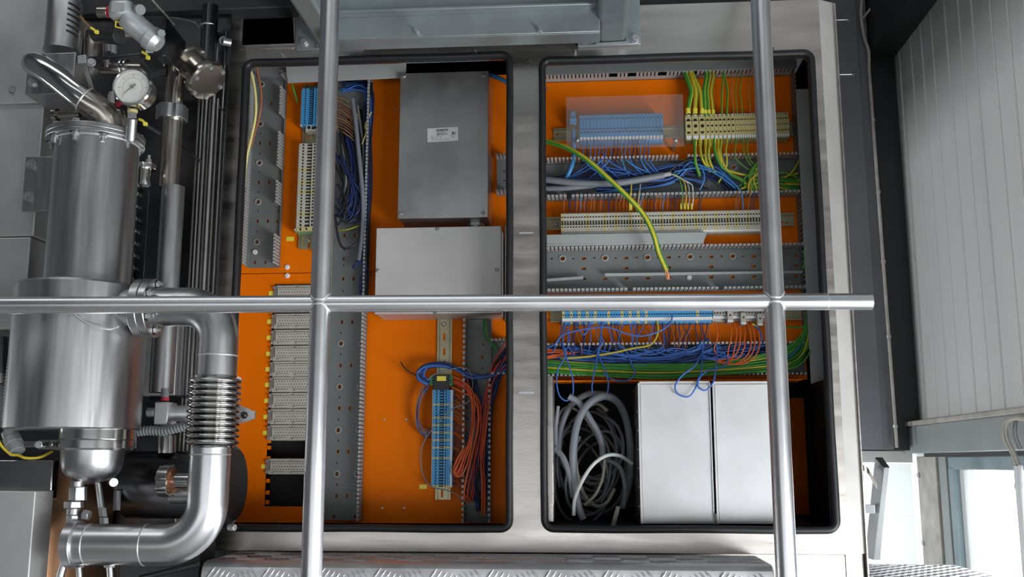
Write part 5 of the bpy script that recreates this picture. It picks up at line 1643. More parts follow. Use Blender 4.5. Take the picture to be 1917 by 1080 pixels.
d0 = disc_x(vs_, 'nozzle_flange', 260, 276, 577, 55, NY, 'steel_brushed')
d1 = disc_x(pp, 'pipe_flange', 277, 291, 577, 55, NY, 'steel_brushed')
for i in range(6):
    a_ = math.radians(30 + 60 * i)
    c = Vector((d1[1], NY + d1[3] * 0.78 * math.cos(a_), zn + d1[3] * 0.78 * math.sin(a_)))
    b_ = MB(); hexbolt(b_, c, (1, 0, 0), 0.0062, 0.006); b_.cyl(c, c + Vector((0.012, 0, 0)), 0.0034, n=10)
    b_.build('flange_bolt', 'zinc', pp)
pth = [W(285, 577, NY), W(352, 577, NY)]
c0 = W(352, 577, NY); xd = vx(408, 650, NY)
Rb = xd - c0.x
arc = []
for i in range(1, 13):
    a_ = math.pi / 2 * i / 12
    arc.append(Vector((c0.x + Rb * math.sin(a_), NY, zn - Rb * (1 - math.cos(a_)))))
zt_b, zb_b = W(404, 708, NY).z, W(398, 833, NY).z
path = [Vector((d1[1], NY, zn)), Vector((c0.x, NY, zn))] + arc + [Vector((xd, NY, zt_b - 0.002))]
MB().tube(path, rn * 1.01, 40).build('upper_elbow', 'steel_brushed', pp, sharp=60)
for zz in (arc[-1].z - 0.028,):
    MB().lathe((xd, NY, zz), (0, 0, 1), [(0, rn * 1.02), (0.0012, rn * 1.035), (0.0024, rn * 1.02)], 40).build('weld_ring', 'steel_bright', pp)
# bellows
prof = []
nb = 11
Lb = zt_b - zb_b
ro, ri = R(49.5, 400, 770, NY), R(40, 400, 770, NY)
xbel = vx(400, 770, NY)
prof.append((0, ri))
for k in range(nb):
    for j in range(8):
        a_ = math.pi * (j + 0.5) / 8
        prof.append((Lb * (k + 0.02 + 0.96 * (j + 0.5) / 8) / nb, ri + (ro - ri) * math.sin(a_) ** 0.6))
    prof.append((Lb * (k + 1) / nb, ri))
MB().lathe((xbel, NY, zb_b), (0, 0, 1), prof, 56).build('bellows', 'steel_polished', pp, sharp=80)
for zz in (zt_b, zb_b - 0.004):
    MB().lathe((xbel, NY, zz - 0.001), (0, 0, 1), [(0, ri * 0.95), (0.001, ri * 1.02), (0.004, ri * 1.02), (0.005, ri * 0.95)], 48).build('bellows_collar', 'steel_polished', pp)
# lower elbow
xl = vx(391, 900, NY)
zl = W(300, 1020, NY).z
Rl = R(78, 390, 980, NY)
path = [Vector((xl, NY, zb_b)), Vector((xl, NY, zl + Rl))]
for i in range(1, 15):
    a_ = math.pi / 2 * i / 14
    path.append(Vector((xl - Rl * (1 - math.cos(a_)), NY, zl + Rl * (1 - math.sin(a_)))))
path.append(Vector((vx(138, 1020, NY), NY, zl)))
MB().tube(path, rn * 1.0, 40).build('lower_elbow', 'steel_tube', pp, sharp=60)
for px in (272, 166):
    MB().lathe((vx(px, 1020, NY), NY, zl), (1, 0, 0), [(0, rn * 1.005), (0.0012, rn * 1.03), (0.0026, rn * 1.005)], 40).build('weld_ring', 'steel_bright', pp)
MB().lathe((xl, NY, W(391, 852, NY).z), (0, 0, 1), [(0, rn * 1.005), (0.001, rn * 1.03), (0.002, rn * 1.005)], 40).build('weld_ring', 'steel_bright', pp)
MB().cyl((vx(130, 1020, NY), NY, zl), (vx(148, 1020, NY), NY, zl), rn * 1.15, n=40).build('end_flange', 'steel_tube', pp, 0.001)
# lifting eye at the right of the bellows
ey = MB()
c = W(457, 777, -0.24)
u_ = R(1, 457, 777, -0.24)
pr = []
for i in range(20):
    a_ = math.radians(-100 + 290 * i / 19 - 90)
outer = [(c.x - 16 * u_, c.z - 14 * u_), (c.x - 4 * u_, c.z - 14 * u_), (c.x + 8 * u_, c.z - 11 * u_), (c.x + 16 * u_, c.z - 7 * u_), (c.x + 20 * u_, c.z - 7 * u_), (c.x + 20 * u_, c.z + 8 * u_), (c.x + 15 * u_, c.z + 8 * u_),
         (c.x + 8 * u_, c.z + 12 * u_), (c.x - 3 * u_, c.z + 16 * u_), (c.x - 16 * u_, c.z + 18 * u_)]
holed_plate('fixing_lug', 'zinc', outer, [disc2d(c.x, c.z, 7 * u_, 18)], -0.24, 0.006, pp)
b_ = MB(); b_.lathe((c.x, -0.236, c.z), (0, -1, 0), [(0, 6.4 * u_), (0.002, 6.4 * u_), (0.002, 4.5 * u_), (0.006, 4.5 * u_), (0.007, 3.5 * u_)], 18); b_.build('lug_bolt', 'steel_dark', pp)
MB().cyl(W(446, 711, -0.26), W(446, 711, -0.275), 0.005, n=12).build('stop_pin', 'zinc', pp)
c = W(428, 987, -0.24)
MB().cyl(c, c + Vector((0.012, -0.004, 0)), 0.0052, n=16).build('cap_screw', 'zinc', pp, 0.0008)

# ---- horizontal dark drum behind the lower pipe
HY = -0.11
zd = W(320, 907, HY).z
rd_ = R(62, 320, 907, HY)
dr = thing('drum_motor', 'dark polished horizontal drum behind the lower elbow', 'drum', (vx(330, 907, HY), HY, zd - rd_))
MB().lathe((vx(238, 907, HY), HY, zd), (1, 0, 0), [(0, rd_ * 0.92), (0.008, rd_), (vx(425, 907, HY) - vx(238, 907, HY), rd_)], 64).build('drum_shell', 'steel_dark', dr)
MB().lathe((vx(425, 907, HY), HY, zd), (1, 0, 0), [(0, rd_ * 1.15), (0.010, rd_ * 1.18), (0.016, rd_ * 1.05)], 64).build('end_cover', 'steel_dark', dr)
# union nut with grooves on a stub
UY = -0.22
un = thing('union_nut', 'slotted stainless union nut on a short stub beside the lower elbow', 'pipe union', W(318, 930, UY))
zu = W(318, 900, UY).z
x0, x1 = vx(302, 900, UY), vx(322, 900, UY)
ru = R(30, 318, 900, UY)
nb_ = MB()
n_ = 48
ring_o = []
for i in range(n_):
    a_ = 2 * math.pi * i / n_
    k_ = (i % 12) < 3
    ring_o.append((ru * (0.88 if k_ else 1.0) * math.cos(a_), ru * (0.88 if k_ else 1.0) * math.sin(a_)))
nb_.prism([(x0, UY + p[0], zu + p[1]) for p in ring_o], (x1 - x0, 0, 0))
nb_.build('slotted_nut', 'steel_polished', un, 0.0008)
MB().cyl((x1, UY, zu), (x1 + 0.004, UY, zu), ru * 0.78, n=32).build('liner', 'copper', un)
MB().cyl((x1, UY, zu), (vx(356, 900, UY), UY, zu), R(14, 318, 900, UY), n=32).build('stub', 'steel_polished', un)
MB().cyl((vx(322, 925, UY + 0.05), UY + 0.05, zu - 0.02), (vx(360, 925, UY + 0.05), UY + 0.05, zu - 0.02), R(22, 318, 925, UY), n=32).build('rear_stub', 'steel_brushed', un)

# ---- vertical pipe behind the vessel with a union
QY = -0.11
vp = thing('vertical_pipe', 'tall vertical steel pipe with a grooved union, behind the vessel', 'pipe', (vx(312, 600, QY), QY, W(312, 735, QY).z))
vpipe('upper_bend', 'steel_warm', vp, 327, 165, 132, 200, 17.5, QY, r1=15)
vpipe('pipe_run', 'steel_warm', vp, 320, 290, 222, 352, 18.5, QY)
vpipe('pipe_sleeve', 'steel_brushed', vp, 313, 540, 350, 735, 21.5, QY)
xq = vx(322, 212, QY)
ru = R(29, 322, 212, QY)
um = MB()
ring_o = [((0.9 if (i % 8) < 2 else 1.0) * math.cos(2 * math.pi * i / 40), (0.9 if (i % 8) < 2 else 1.0) * math.sin(2 * math.pi * i / 40)) for i in range(40)]
z0, z1 = W(322, 226, QY).z, W(322, 200, QY).z
um.prism([(xq + p[0] * ru, QY + p[1] * ru, z0) for p in ring_o], (0, 0, z1 - z0))
um.build('union_ring', 'steel_brushed', vp, 0.001)
a = rect(264, 600, 330, 740, -0.06)
tag(MB().box(a[0], a[1], -0.06, -0.031, a[2], a[3]).build('service_cover', 'steel_panel', None, 0.001), 'flat grey service cover seen between jacket and elbow pipe', 'cover')
# thin vertical tubes
rodx = [(360, 2.2, 'steel_warm'), (367, 1.8, 'steel_tube'), (374, 2.6, 'steel_polished'), (381, 2.2, 'steel_warm'), (388, 3.0, 'steel_tube'), (396, 2.0, 'steel_warm'), (405, 2.0, 'steel_polished')]
rl = ['first', 'second', 'third', 'fourth', 'fifth', 'sixth', 'seventh']
for i, (px, r_, mt_) in enumerate(rodx):
    Y_ = -0.055 - 0.008 * (i % 3)
    x = vx(px, 420, Y_)
    z0, z1 = W(px, 1010, Y_).z, W(px, 60 if i in (1, 4, 6) else 185, Y_).z
    tag(MB().cyl((x, Y_, z0), (x, Y_, z1), R(r_, px, 420, Y_), n=14).build('thin_tube', mt_), '%s thin vertical steel tube counting from the tall pipe' % rl[i], 'tube', 'thin vertical tubes left of the cabinet')
tag(MB().cyl(W(337, 272, -0.07), W(382, 306, -0.07), R(2.6, 360, 290, -0.07), n=12).build('brace_rod', 'steel_dark'), 'dark slanting rod across the thin vertical tubes', 'rod')
tag(MB().cyl(W(400, 185, -0.06), W(424, 215, -0.06), R(1.6, 400, 200, -0.06), n=10).build('brace_rod', 'steel_dark'), 'short dark slanting rod at the upper right of the thin tubes', 'rod')

# angle strip with punched tongues right of the vessel
ag = thing('perforated_angle', 'steel angle strip with bent tongues right of the vessel shell', 'bracket', W(262, 530, -0.15))
a = rect(254, 350, 274, 535, -0.14)
MB().box(a[0], a[1], -0.14, -0.137, a[2], a[3]).build('angle_strip', 'steel_dark', ag, 0.0006)
for k in range(8):
    py = 358 + k * 23
    c = W(252 - k * 1.2, py, -0.15)
    mb = MB()
    mb.prism([(c.x - 0.011, -0.150, c.z + 0.008), (c.x + 0.006, -0.150, c.z - 0.002), (c.x + 0.006, -0.150, c.z - 0.007), (c.x - 0.011, -0.150, c.z - 0.004)], (0, 0.010, 0))
    mb.build('tongue', 'steel_polished', ag, 0.0006)
# small flange and fittings beside the vessel lid
sf = thing('small_flange', 'small steel flange with nuts right of the vessel lid', 'flange', W(268, 345, -0.15))
c = W(270, 318, -0.15)
MB().cyl(c, c + Vector((0, 0, 0.010)), 0.021, n=28).build('flange_disc', 'steel_polished', sf, 0.001)
MB().lathe(c, (0, 0, -1), [(0, 0.013), (0.015, 0.011), (0.03, 0.014), (0.034, 0.010)], 24).build('neck', 'steel_polished', sf)
for dx in (-0.012, 0.012):
    b_ = MB(); hexbolt(b_, c + Vector((dx, -0.010, 0.010)), (0, 0, 1), 0.005, 0.006); b_.cyl(c + Vector((dx, -0.01, 0.01)), c + Vector((dx, -0.01, 0.024)), 0.003, n=10); b_.build('nut', 'zinc', sf)

# ---- top group: actuator can on its block
AY = -0.20
ac = thing('actuator_can', 'upright brushed actuator can with slots on a square steel block', 'actuator', W(100, 200, AY))
xa_ = vx(119, 50, AY)
ra = R(31, 119, 50, AY)
z0, z1 = W(119, 97, AY).z, W(119, 5, AY).z
MB().lathe((xa_, AY, z0), (0, 0, 1), [(0, ra * 1.04), (0.003, ra * 1.04), (0.004, ra), (z1 - z0 - 0.004, ra), (z1 - z0, ra * 0.94)], 56).build('can', 'steel_brushed', ac)
for k in range(6):
    zz = z1 - 0.014 - k * 0.0105
    sl = MB()
    for j in range(6):
        a0, a1 = math.radians(-52 + j * 8), math.radians(-52 + (j + 1) * 8)
        r_ = ra * 1.004
        sl.add([(xa_ + r_ * math.cos(a0), AY + r_ * math.sin(a0), zz - j * 0.0008), (xa_ + r_ * math.cos(a1), AY + r_ * math.sin(a1), zz - (j + 1) * 0.0008),
                (xa_ + r_ * math.cos(a1), AY + r_ * math.sin(a1), zz + 0.004 - (j + 1) * 0.0008), (xa_ + r_ * math.cos(a0), AY + r_ * math.sin(a0), zz + 0.004 - j * 0.0008)], [(0, 1, 2, 3)])
    sl.build('slot', 'hole', ac)
a = rect(50, 99, 139, 176, AY - 0.035)
MB().box(a[0], a[1], AY - 0.035, AY + 0.05, a[2], a[3]).build('block', 'steel_brushed', ac, 0.0015)
c = W(101, 140, AY - 0.035)
MB().lathe((c.x, AY - 0.0352, c.z), (0, -1, 0), [(0, 0.028), (0.0012, 0.028), (0.0012, 0.0265)], 36).build('boss', 'steel_brushed', ac)
b_ = MB(); hexbolt(b_, W(61, 155, AY - 0.0355), (0, -1, 0), 0.0065, 0.005); b_.build('bolt', 'zinc', ac)
# polished bent tube in front
bt = thing('bent_tube', 'polished bent tube swinging down from the block to the vessel lid', 'tube', W(208, 258, -0.24))
q = [W(78, 128, -0.235), W(66, 120, -0.255), W(66, 120, -0.272), W(82, 128, -0.285), W(110, 148, -0.29), W(140, 172, -0.288), W(160, 188, -0.283)]
MB().tube(spline(q, 7), R(23, 110, 150, -0.28), 32).build('tube_run', 'steel_polished', bt, sharp=80)
q = [W(157, 186, -0.284), W(176, 199, -0.278), W(194, 214, -0.27), W(204, 234, -0.262), W(206, 262, -0.255)]
MB().tube(spline(q, 7), R(25.5, 180, 200, -0.28), 32).build('tube_elbow', 'steel_warm', bt, sharp=80)
d_ = (W(176, 199, -0.278) - W(157, 186, -0.284)).normalized()
MB().lathe(W(157, 186, -0.284), d_, [(0, R(25.5, 157, 186, -0.28)), (0.0015, R(26.6, 157, 186, -0.28)), (0.003, R(25.5, 157, 186, -0.28))], 32).build('weld_ring', 'steel_bright', bt)
st_ = MB().cyl(W(103, 215, -0.22), W(150, 213, -0.22), R(7.5, 120, 214, -0.22), n=24)
st_.cyl(W(100, 215, -0.22), W(108, 215, -0.22), R(12, 104, 215, -0.22), n=24)
st_.build('side_stub', 'steel_warm', bt)
# pressure gauge
GYy = -0.30
pg = thing('pressure_gauge', 'round glycerine pressure gauge with white dial above the vessel lid', 'gauge', W(247, 258, -0.27))
gc = W(251, 166, GYy)
rg = R(36.5, 251, 166, GYy)
gd = Vector((0.10, -1, -0.02)).normalized()
MB().lathe(gc - gd * 0.028, gd, [(0, rg * 0.8), (0.004, rg * 0.92), (0.030, rg * 0.95), (0.031, rg), (0.038, rg), (0.041, rg * 0.93), (0.040, rg * 0.88), (0.034, rg * 0.87)], 48, cap=False).build('case', 'steel_polished', pg)
dl = MB().lathe(gc + gd * 0.002, gd, [(0, rg * 0.88), (0.004, rg * 0.88)], 48)
dial = dl.build('dial_face', 'dial', pg)
gu = gd.cross(Vector((0, 0, 1))).normalized() * -1
gu = Vector((0, 0, 1)).cross(gd).normalized()
gw = gd.cross(gu)
fc = gc + gd * 0.0065
mk = MB()
for i in range(31):
    a_ = math.radians(225 - 270 * i / 30)
    big = i % 5 == 0
    r0, r1 = rg * (0.60 if big else 0.68), rg * 0.76
    dv = gu * math.cos(a_) + gw * math.sin(a_)
    tv = gu * -math.sin(a_) + gw * math.cos(a_)
    h_ = 0.0006 if big else 0.0003
    mk.add([fc + dv * r0 + tv * h_, fc + dv * r1 + tv * h_, fc + dv * r1 - tv * h_, fc + dv * r0 - tv * h_], [(0, 1, 2, 3)])
for i in range(30):
    a0, a1 = math.radians(225 - 270 * i / 30), math.radians(225 - 270 * (i + 1) / 30)
    pq = []
    for r_ in (rg * 0.50, rg * 0.52):
        pq += [fc + (gu * math.cos(a0) + gw * math.sin(a0)) * r_, fc + (gu * math.cos(a1) + gw * math.sin(a1)) * r_]
    mk.add([pq[0], pq[1], pq[3], pq[2]], [(0, 1, 2, 3)])
mk.build('scale_marks', 'wire_ochre', dial)
nd = MB()
a_ = math.radians(222)
dv = gu * math.cos(a_) + gw * math.sin(a_); tv = gu * -math.sin(a_) + gw * math.cos(a_)
f2 = gc + gd * 0.009
nd.prism([f2 - dv * rg * 0.22 + tv * 0.0016, f2 + dv * rg * 0.1 + tv * 0.0012, f2 + dv * rg * 0.68, f2 + dv * rg * 0.1 - tv * 0.0012, f2 - dv * rg * 0.22 - tv * 0.0016], gd * 0.0008)
nd.lathe(f2, gd, [(0, 0.003), (0.002, 0.003)], 16)
nd.build('needle', 'black_plastic', dial)
MB().lathe(gc + gd * 0.0115, gd, [(0, rg * 0.87), (0.001, rg * 0.87)], 40).build('lens', 'glass', pg)
stp_ = MB().cyl(W(247, 203, -0.29), W(247, 222, -0.285), R(9, 247, 215, -0.285), n=6)
stp_.cyl(W(247, 222, -0.285), W(244, 262, -0.27), R(10, 247, 240, -0.28), n=24)
stp_.build('stem', 'steel_brushed', pg)
MB().cyl(W(248, 206, -0.291), W(248, 211, -0.2905), R(9.6, 248, 208, -0.29), n=20).build('seal_ring', 'yellow_plastic', pg)
# silver solenoid valve
SV = -0.30
sv = thing('solenoid_valve', 'silver-grey angled valve body with red-ringed cap at the top of the machine', 'valve', W(250, 90, SV))
hc = W(230, 22, SV)
hm = MB()
u_ = R(1, 230, 22, SV)
hm.obox(hc, (1, 0, -0.06), (0, 1, 0), (0.06, 0, 1), 22 * u_, 20 * u_, 19 * u_)
hm.build('valve_head', 'aluminium', sv, 0.009)
t0, t1 = W(238, 34, SV), W(288, 76, SV + 0.01)
dt = (t1 - t0).normalized()
MB().lathe(t0, dt, [(0, 20 * u_), (20 * u_, 23 * u_), (24 * u_, 21.5 * u_), ((t1 - t0).length - 12 * u_, 21.5 * u_), ((t1 - t0).length - 10 * u_, 24 * u_), ((t1 - t0).length + 4 * u_, 23 * u_), ((t1 - t0).length + 14 * u_, 14 * u_)], 36).build('valve_barrel', 'aluminium', sv)
MB().cyl(W(300, 62, SV + 0.005), W(302, 62, SV - 0.02), 8 * u_, n=6).build('plug', 'grey_plastic', sv, 0.0008)
MB().cyl(W(256, 18, SV + 0.003), W(263, 18, SV - 0.012), 10 * u_, n=20).build('side_plug', 'grey_plastic', sv, 0.001)
MB().cyl(W(184, 23, SV), W(203, 23, SV), 10.5 * u_, n=24).build('cap', 'steel_warm', sv, 0.001)
MB().cyl(W(203, 22.5, SV), W(208, 22.5, SV), 11 * u_, n=24).build('red_ring', 'red_plastic', sv)
hd = MB(); hd.tube([W(217, 40, SV - 0.004), W(216, 50, SV - 0.004), W(240, 56, SV - 0.004)], 1.5 * u_, 8); hd.tube([W(218, 40, SV - 0.004), W(240, 48, SV - 0.004)], 1.5 * u_, 8)
hd.build('yellow_clip', 'label_yellow', sv)
tag(MB().cyl(W(226, 68, -0.24), W(182, 64, -0.20), 17 * u_, n=28).build('black_coil', 'black_plastic', None, 0.002), 'black valve coil under the silver-grey valve', 'coil')
tag(MB().cyl(W(234, 66, -0.275), W(246, 64, -0.272), 8 * u_, n=6).build('coil_nut', 'steel_warm', None, 0.001), 'dull hex nut at the end of the black coil', 'nut')
# sheet bracket behind the valve
bs = thing('sheet_bracket', 'bent dark sheet-metal bracket right of the silver-grey valve', 'bracket', W(320, 135, -0.16))
PQ = [W(307, 32, -0.20), W(343, 78, -0.13), W(336, 136, -0.13), W(304, 104, -0.20)]
mb = MB(); mb.prism(PQ, (0.004, 0.003, 0)); mb.build('side_sheet', 'steel_dark', bs, 0.0006)
PQ = [W(262, 31, -0.199), W(306, 31, -0.199), W(304, 106, -0.199), W(262, 106, -0.199)]
mb = MB(); mb.prism(PQ, (0, 0.004, 0)); mb.build('front_sheet', 'steel_dark', bs, 0.0006)
a = rect(273, 88, 285, 97, -0.203)
MB().box(a[0], a[1], -0.203, -0.199, a[2], a[3]).build('white_tag', 'paper', bs)
PQ = [W(262, 112, -0.215), W(290, 104, -0.17), W(312, 128, -0.17), W(284, 134, -0.215)]
mb = MB(); mb.prism(PQ, (0, 0, -0.012)); mb.build('terminal_lid', 'black_plastic', bs, 0.001)
# flanged sight-glass drums at upper right
fd = thing('flanged_drum', 'pair of bolted steel flange discs on a barrel right of the gauge', 'flange', W(370, 195, -0.12))
f0, f1 = W(350, 116, -0.10), W(388, 152, -0.112)
df = (f1 - f0).normalized()
Lf = (f1 - f0).length
u2 = R(1, 370, 135, -0.12)
MB().lathe(f0 - df * 0.02, df, [(0, 18 * u2), (0.02 + Lf * 0.05, 18 * u2), (0.021 + Lf * 0.05, 20 * u2)], 36).build('neck', 'steel_warm', fd)
MB().lathe(f0 + df * Lf * 0.05, df, [(0, 37 * u2), (0.002, 38 * u2), (0.010, 38 * u2), (0.012, 37 * u2)], 48).build('rear_disc', 'steel_warm', fd)
MB().lathe(f0, df, [(0, 29 * u2), (Lf, 29 * u2)], 40).build('barrel', 'steel_warm', fd)
MB().lathe(f1 - df * 0.012, df, [(0, 39 * u2), (0.002, 40 * u2), (0.012, 40 * u2), (0.016, 37 * u2)], 48).build('front_disc', 'steel_warm', fd)
fu = df.orthogonal().normalized(); fw_ = df.cross(fu)
for i in range(6):
    a_ = math.radians(20 + 60 * i)
    c = f1 + df * 0.003 + (fu * math.cos(a_) + fw_ * math.sin(a_)) * 33 * u2
    b_ = MB(); hexbolt(b_, c, df, 0.0042, 0.004); b_.build('bolt', 'zinc', fd)
# dark upright pipe and cable at the cabinet edge
up_ = thing('upright_pipe', 'dark upright pipe with a bright ring left of the square cut-out', 'pipe', W(391, 120, -0.07))
vpipe('pipe_run', 'steel_dark', up_, 391, 75, 12, 130, 15, -0.09)
MB().lathe((vx(391, 50, -0.09), -0.09, W(391, 51, -0.09).z), (0, 0, 1), [(0, R(15.5, 391, 50, -0.09)), (0.0015, R(16.2, 391, 50, -0.09)), (0.003, R(15.5, 391, 50, -0.09))], 28).build('bright_ring', 'steel_bright', up_)
tag(MB().tube(spline([W(316, 33, -0.10), W(340, 36, -0.10), (W(362, 42, -0.10)), W(374, 50, -0.095)], 6), R(2, 340, 36, -0.1), 10).build('thin_line', 'steel_polished'), 'thin bright metal line above the sheet bracket', 'line')
tag(MB().tube([W(280, -5, -0.22), W(328, 48, -0.20)], R(2.6, 300, 20, -0.2), 10).build('slanting_rod', 'steel_warm'), 'slanting steel rod above the sheet bracket', 'rod')
cn = thing('cable_gland_joint', 'small grey and black cable joint beside the upright pipe', 'fitting', W(420, 90, -0.06))
MB().cyl(W(406, 68, -0.06), W(418, 76, -0.08), R(9, 412, 72, -0.07), n=20).build('black_nut', 'rubber', cn, 0.001)
MB().cyl(W(416, 77, -0.08), W(432, 80, -0.07), R(7.5, 424, 78, -0.075), n=20).build('grey_nut', 'zinc', cn, 0.001)
MB().tube(spline([W(430, 60, -0.05), W(428, 90, -0.06), W(426, 120, -0.06)], 6), R(4, 428, 90, -0.06), 10).build('cable', 'wire_black', cn)
# chrome pipe elbow and lever behind the gauge
el = thing('chrome_elbow', 'dark chrome pipe elbow behind the actuator can', 'pipe', W(176, 112, -0.15))
MB().tube(spline([W(150, 52, -0.10), W(164, 58, -0.13), W(175, 72, -0.16), W(175, 115, -0.16)], 7), R(17, 175, 90, -0.16), 32).build('elbow', 'steel_warm', el, sharp=80)
lv = thing('lever_handle', 'bright steel lever with a square head in front of the chrome elbow', 'lever', W(172, 168, -0.24))
hc = W(156, 113, -0.255)
MB().obox(hc, (1, 0, 0.12), (0, 1, 0), (-0.12, 0, 1), 0.0075, 0.006, 0.0075).build('head', 'steel_bright', lv, 0.001)
mb = MB(); mb.prism([W(152, 118, -0.25), W(162, 118, -0.25), W(175, 168, -0.24), W(168, 169, -0.24)], (0, 0.004, 0)); mb.build('arm', 'steel_brushed', lv, 0.0006)
mb = MB(); hexbolt(mb, W(171, 117, -0.252), (0.3, -1, 0), 0.006, 0.006); mb.build('pivot', 'zinc', lv)
tag(MB().tube(spline([W(168, 109, -0.24), W(200, 108, -0.25), W(235, 103, -0.25), W(272, 99, -0.24)], 6), R(3.4, 200, 108, -0.25), 10).build('black_hose', 'wire_black'), 'thin black hose running from the lever to a yellow tie', 'hose')
for lab, q in (('yellow cable tie at the end of the thin black hose', ((266, 97), (274, 102), (277, 108))), ('yellow cable tie beside the slotted actuator can', ((170, 52), (175, 55), (181, 60))), ('yellow cable tie below the pressure gauge stem', ((260, 223), (267, 226), (272, 232)))):
    P_ = [W(x_, y_, -0.262) for x_, y_ in q]
    mb = MB(); mb.tube(spline(P_, 4), R(2.6, *q[0], -0.262), 8)
    mb.obox(P_[-1], (1, 0, 0), (0, 1, 0), (0, 0, 1), 0.003, 0.003, 0.0028)
    tag(mb.build('cable_tie', 'label_yellow', None, 0.0004), lab, 'cable tie')
tag(MB().tube(spline([W(150, 30, -0.2), W(160, 42, -0.22), W(171, 53, -0.26)], 5), R(2, 160, 42, -0.22), 8).build('tan_wire', 'wire_ochre'), 'short tan wire rising from the can to a yellow tie', 'wire')
# pipes and clutter in the dark behind the gauge
cl = thing('cross_pipe', 'horizontal polished pipe with union ring behind the gauge', 'pipe', W(250, 135, -0.12))
MB().cyl(W(192, 128, -0.12), W(312, 131, -0.12), R(12, 240, 128, -0.12), n=28).build('pipe_run', 'steel_warm', cl)
for px in (228, 236):
    MB().cyl(W(px, 128, -0.12), W(px + 4, 128, -0.12), R(18, 240, 128, -0.12), n=28).build('union_ring', 'steel_polished', cl, 0.0008)
for (px, py, rr_, lab) in ((203, 88, 7, 'upper small bright fitting in the dark behind the gauge'), (213, 92, 6, 'middle small bright fitting in the dark behind the gauge'), (200, 118, 5, 'lower small bright fitting in the dark behind the gauge'), (208, 185, 7, 'small hex bolt in the dark left of the gauge')):
    mb = MB(); mb.cyl(W(px, py + 8, -0.13), W(px, py - 8, -0.13), R(rr_, px, py, -0.13), n=6); mb.cyl(W(px, py - 8, -0.13), W(px, py - 13, -0.13), R(rr_ * 0.6, px, py, -0.13), n=10)
    tag(mb.build('hex_fitting', 'zinc', None, 0.0006), lab, 'fitting')
tag(MB().cyl(W(220, 195, -0.2), W(228, 190, -0.21), R(5, 224, 193, -0.2), n=12).build('red_button', 'red_plastic'), 'small red button under the gauge rim', 'button')
tag(MB().cyl(W(270, 232, -0.23), W(300, 250, -0.2), R(4, 280, 238, -0.22), n=10).build('black_tube', 'wire_black'), 'short black tube below the yellow tie under the gauge', 'tube')
a = W(222, 225, -0.2)
mb = MB(); mb.lathe(W(222, 208, -0.2), (0.1, 0, -1), [(0, 0.010), (0.01, 0.014), (0.03, 0.014), (0.034, 0.018), (0.042, 0.018)], 24); tag(mb.build('valve_body', 'steel_warm'), 'warm steel valve body between bent tube and gauge stem', 'valve')

# ---- lower group
lw = thing('regulator_valve', 'small grey regulator with red-ringed knob behind the bellows', 'valve', W(312, 798, -0.16))
a = rect(288, 752, 314, 795, -0.17)
MB().box(a[0], a[1], -0.17, -0.13, a[2], a[3]).build('body', 'aluminium', lw, 0.002)
MB().cyl(W(312, 774, -0.15), W(356, 774, -0.15), R(15, 330, 774, -0.15), n=28).build('barrel', 'aluminium', lw)
MB().cyl(W(276, 772, -0.165), W(290, 772, -0.165), R(9, 280, 772, -0.16), n=6).build('plug_nut', 'grey_plastic', lw, 0.0008)
MB().cyl(W(309, 749, -0.16), W(309, 727, -0.16), R(7, 309, 740, -0.16), n=16).build('knob', 'grey_plastic', lw)
MB().cyl(W(309, 750, -0.16), W(309, 744, -0.16), R(7.6, 309, 747, -0.16), n=20).build('red_ring', 'red_plastic', lw)
tag(MB().cyl(W(280, 744, -0.13), W(350, 742, -0.13), R(3, 320, 743, -0.13), n=10).build('thin_line', 'steel_dark'), 'thin dark line above the regulator', 'line')


def corrugated(name, label, pts, rpx, mt_, pitch=3.2):
    P_ = [W(*p) for p in pts]
    s2 = spline(P_, 30)
    rs = []
    r0 = R(rpx, *pts[0])
    L_ = 0
    lens = [0]
    for i in range(1, len(s2)):
        L_ += (s2[i] - s2[i - 1]).length; lens.append(L_)
    pm = R(pitch, *pts[0])
    n_ = int(L_ / (pm / 5))
    pts2, rs = [], []
    j = 0
    for i in range(n_ + 1):
        d__ = L_ * i / n_
        while j < len(lens) - 2 and lens[j + 1] < d__:
            j += 1
        t_ = (d__ - lens[j]) / max(1e-9, lens[j + 1] - lens[j])
        pts2.append(s2[j].lerp(s2[j + 1], t_)); rs.append(r0 * (0.9 + 0.12 * math.cos(2 * math.pi * d__ / pm)))
    mb = MB(); mb.tube(pts2, rs, 14, 0)
    return tag(mb.build(name, mt_, None, sharp=80), label, 'hose')


corrugated('corrugated_hose', 'grey corrugated hose crossing between vessel and bellows', [(242, 810, -0.17), (275, 806, -0.17), (310, 806, -0.17), (335, 800, -0.17), (356, 795, -0.17)], 9.5, 'grey_plastic', 6)
corrugated('corrugated_hose', 'grey corrugated hose running down the far left beside the jacket', [(26, 640, -0.20), (20, 690, -0.20), (14, 740, -0.20), (12, 790, -0.20), (22, 815, -0.21)], 8.0, 'grey_plastic', 6)
gp = MB().cyl(W(18, 808, -0.24), W(32, 846, -0.25), R(15, 25, 826, -0.24), n=20)
gp.cyl(W(22, 820, -0.243), W(27, 832, -0.247), R(17, 25, 826, -0.24), n=8)
tag(gp.build('cable_plug', 'grey_plastic', None, 0.001), 'grey cable plug hanging left of the clamp ring', 'plug')
tag(MB().tube(spline([W(-8, 815, -0.26), W(4, 836, -0.26), (W(20, 850, -0.26)), W(34, 852, -0.26), W(48, 857, -0.26), W(74, 856, -0.25), W(98, 845, -0.23)], 7), R(2.6, 20, 850, -0.26), 10).build('yellow_cable', 'wire_yellow'), 'thin yellow cable drooping at the lower left', 'cable')
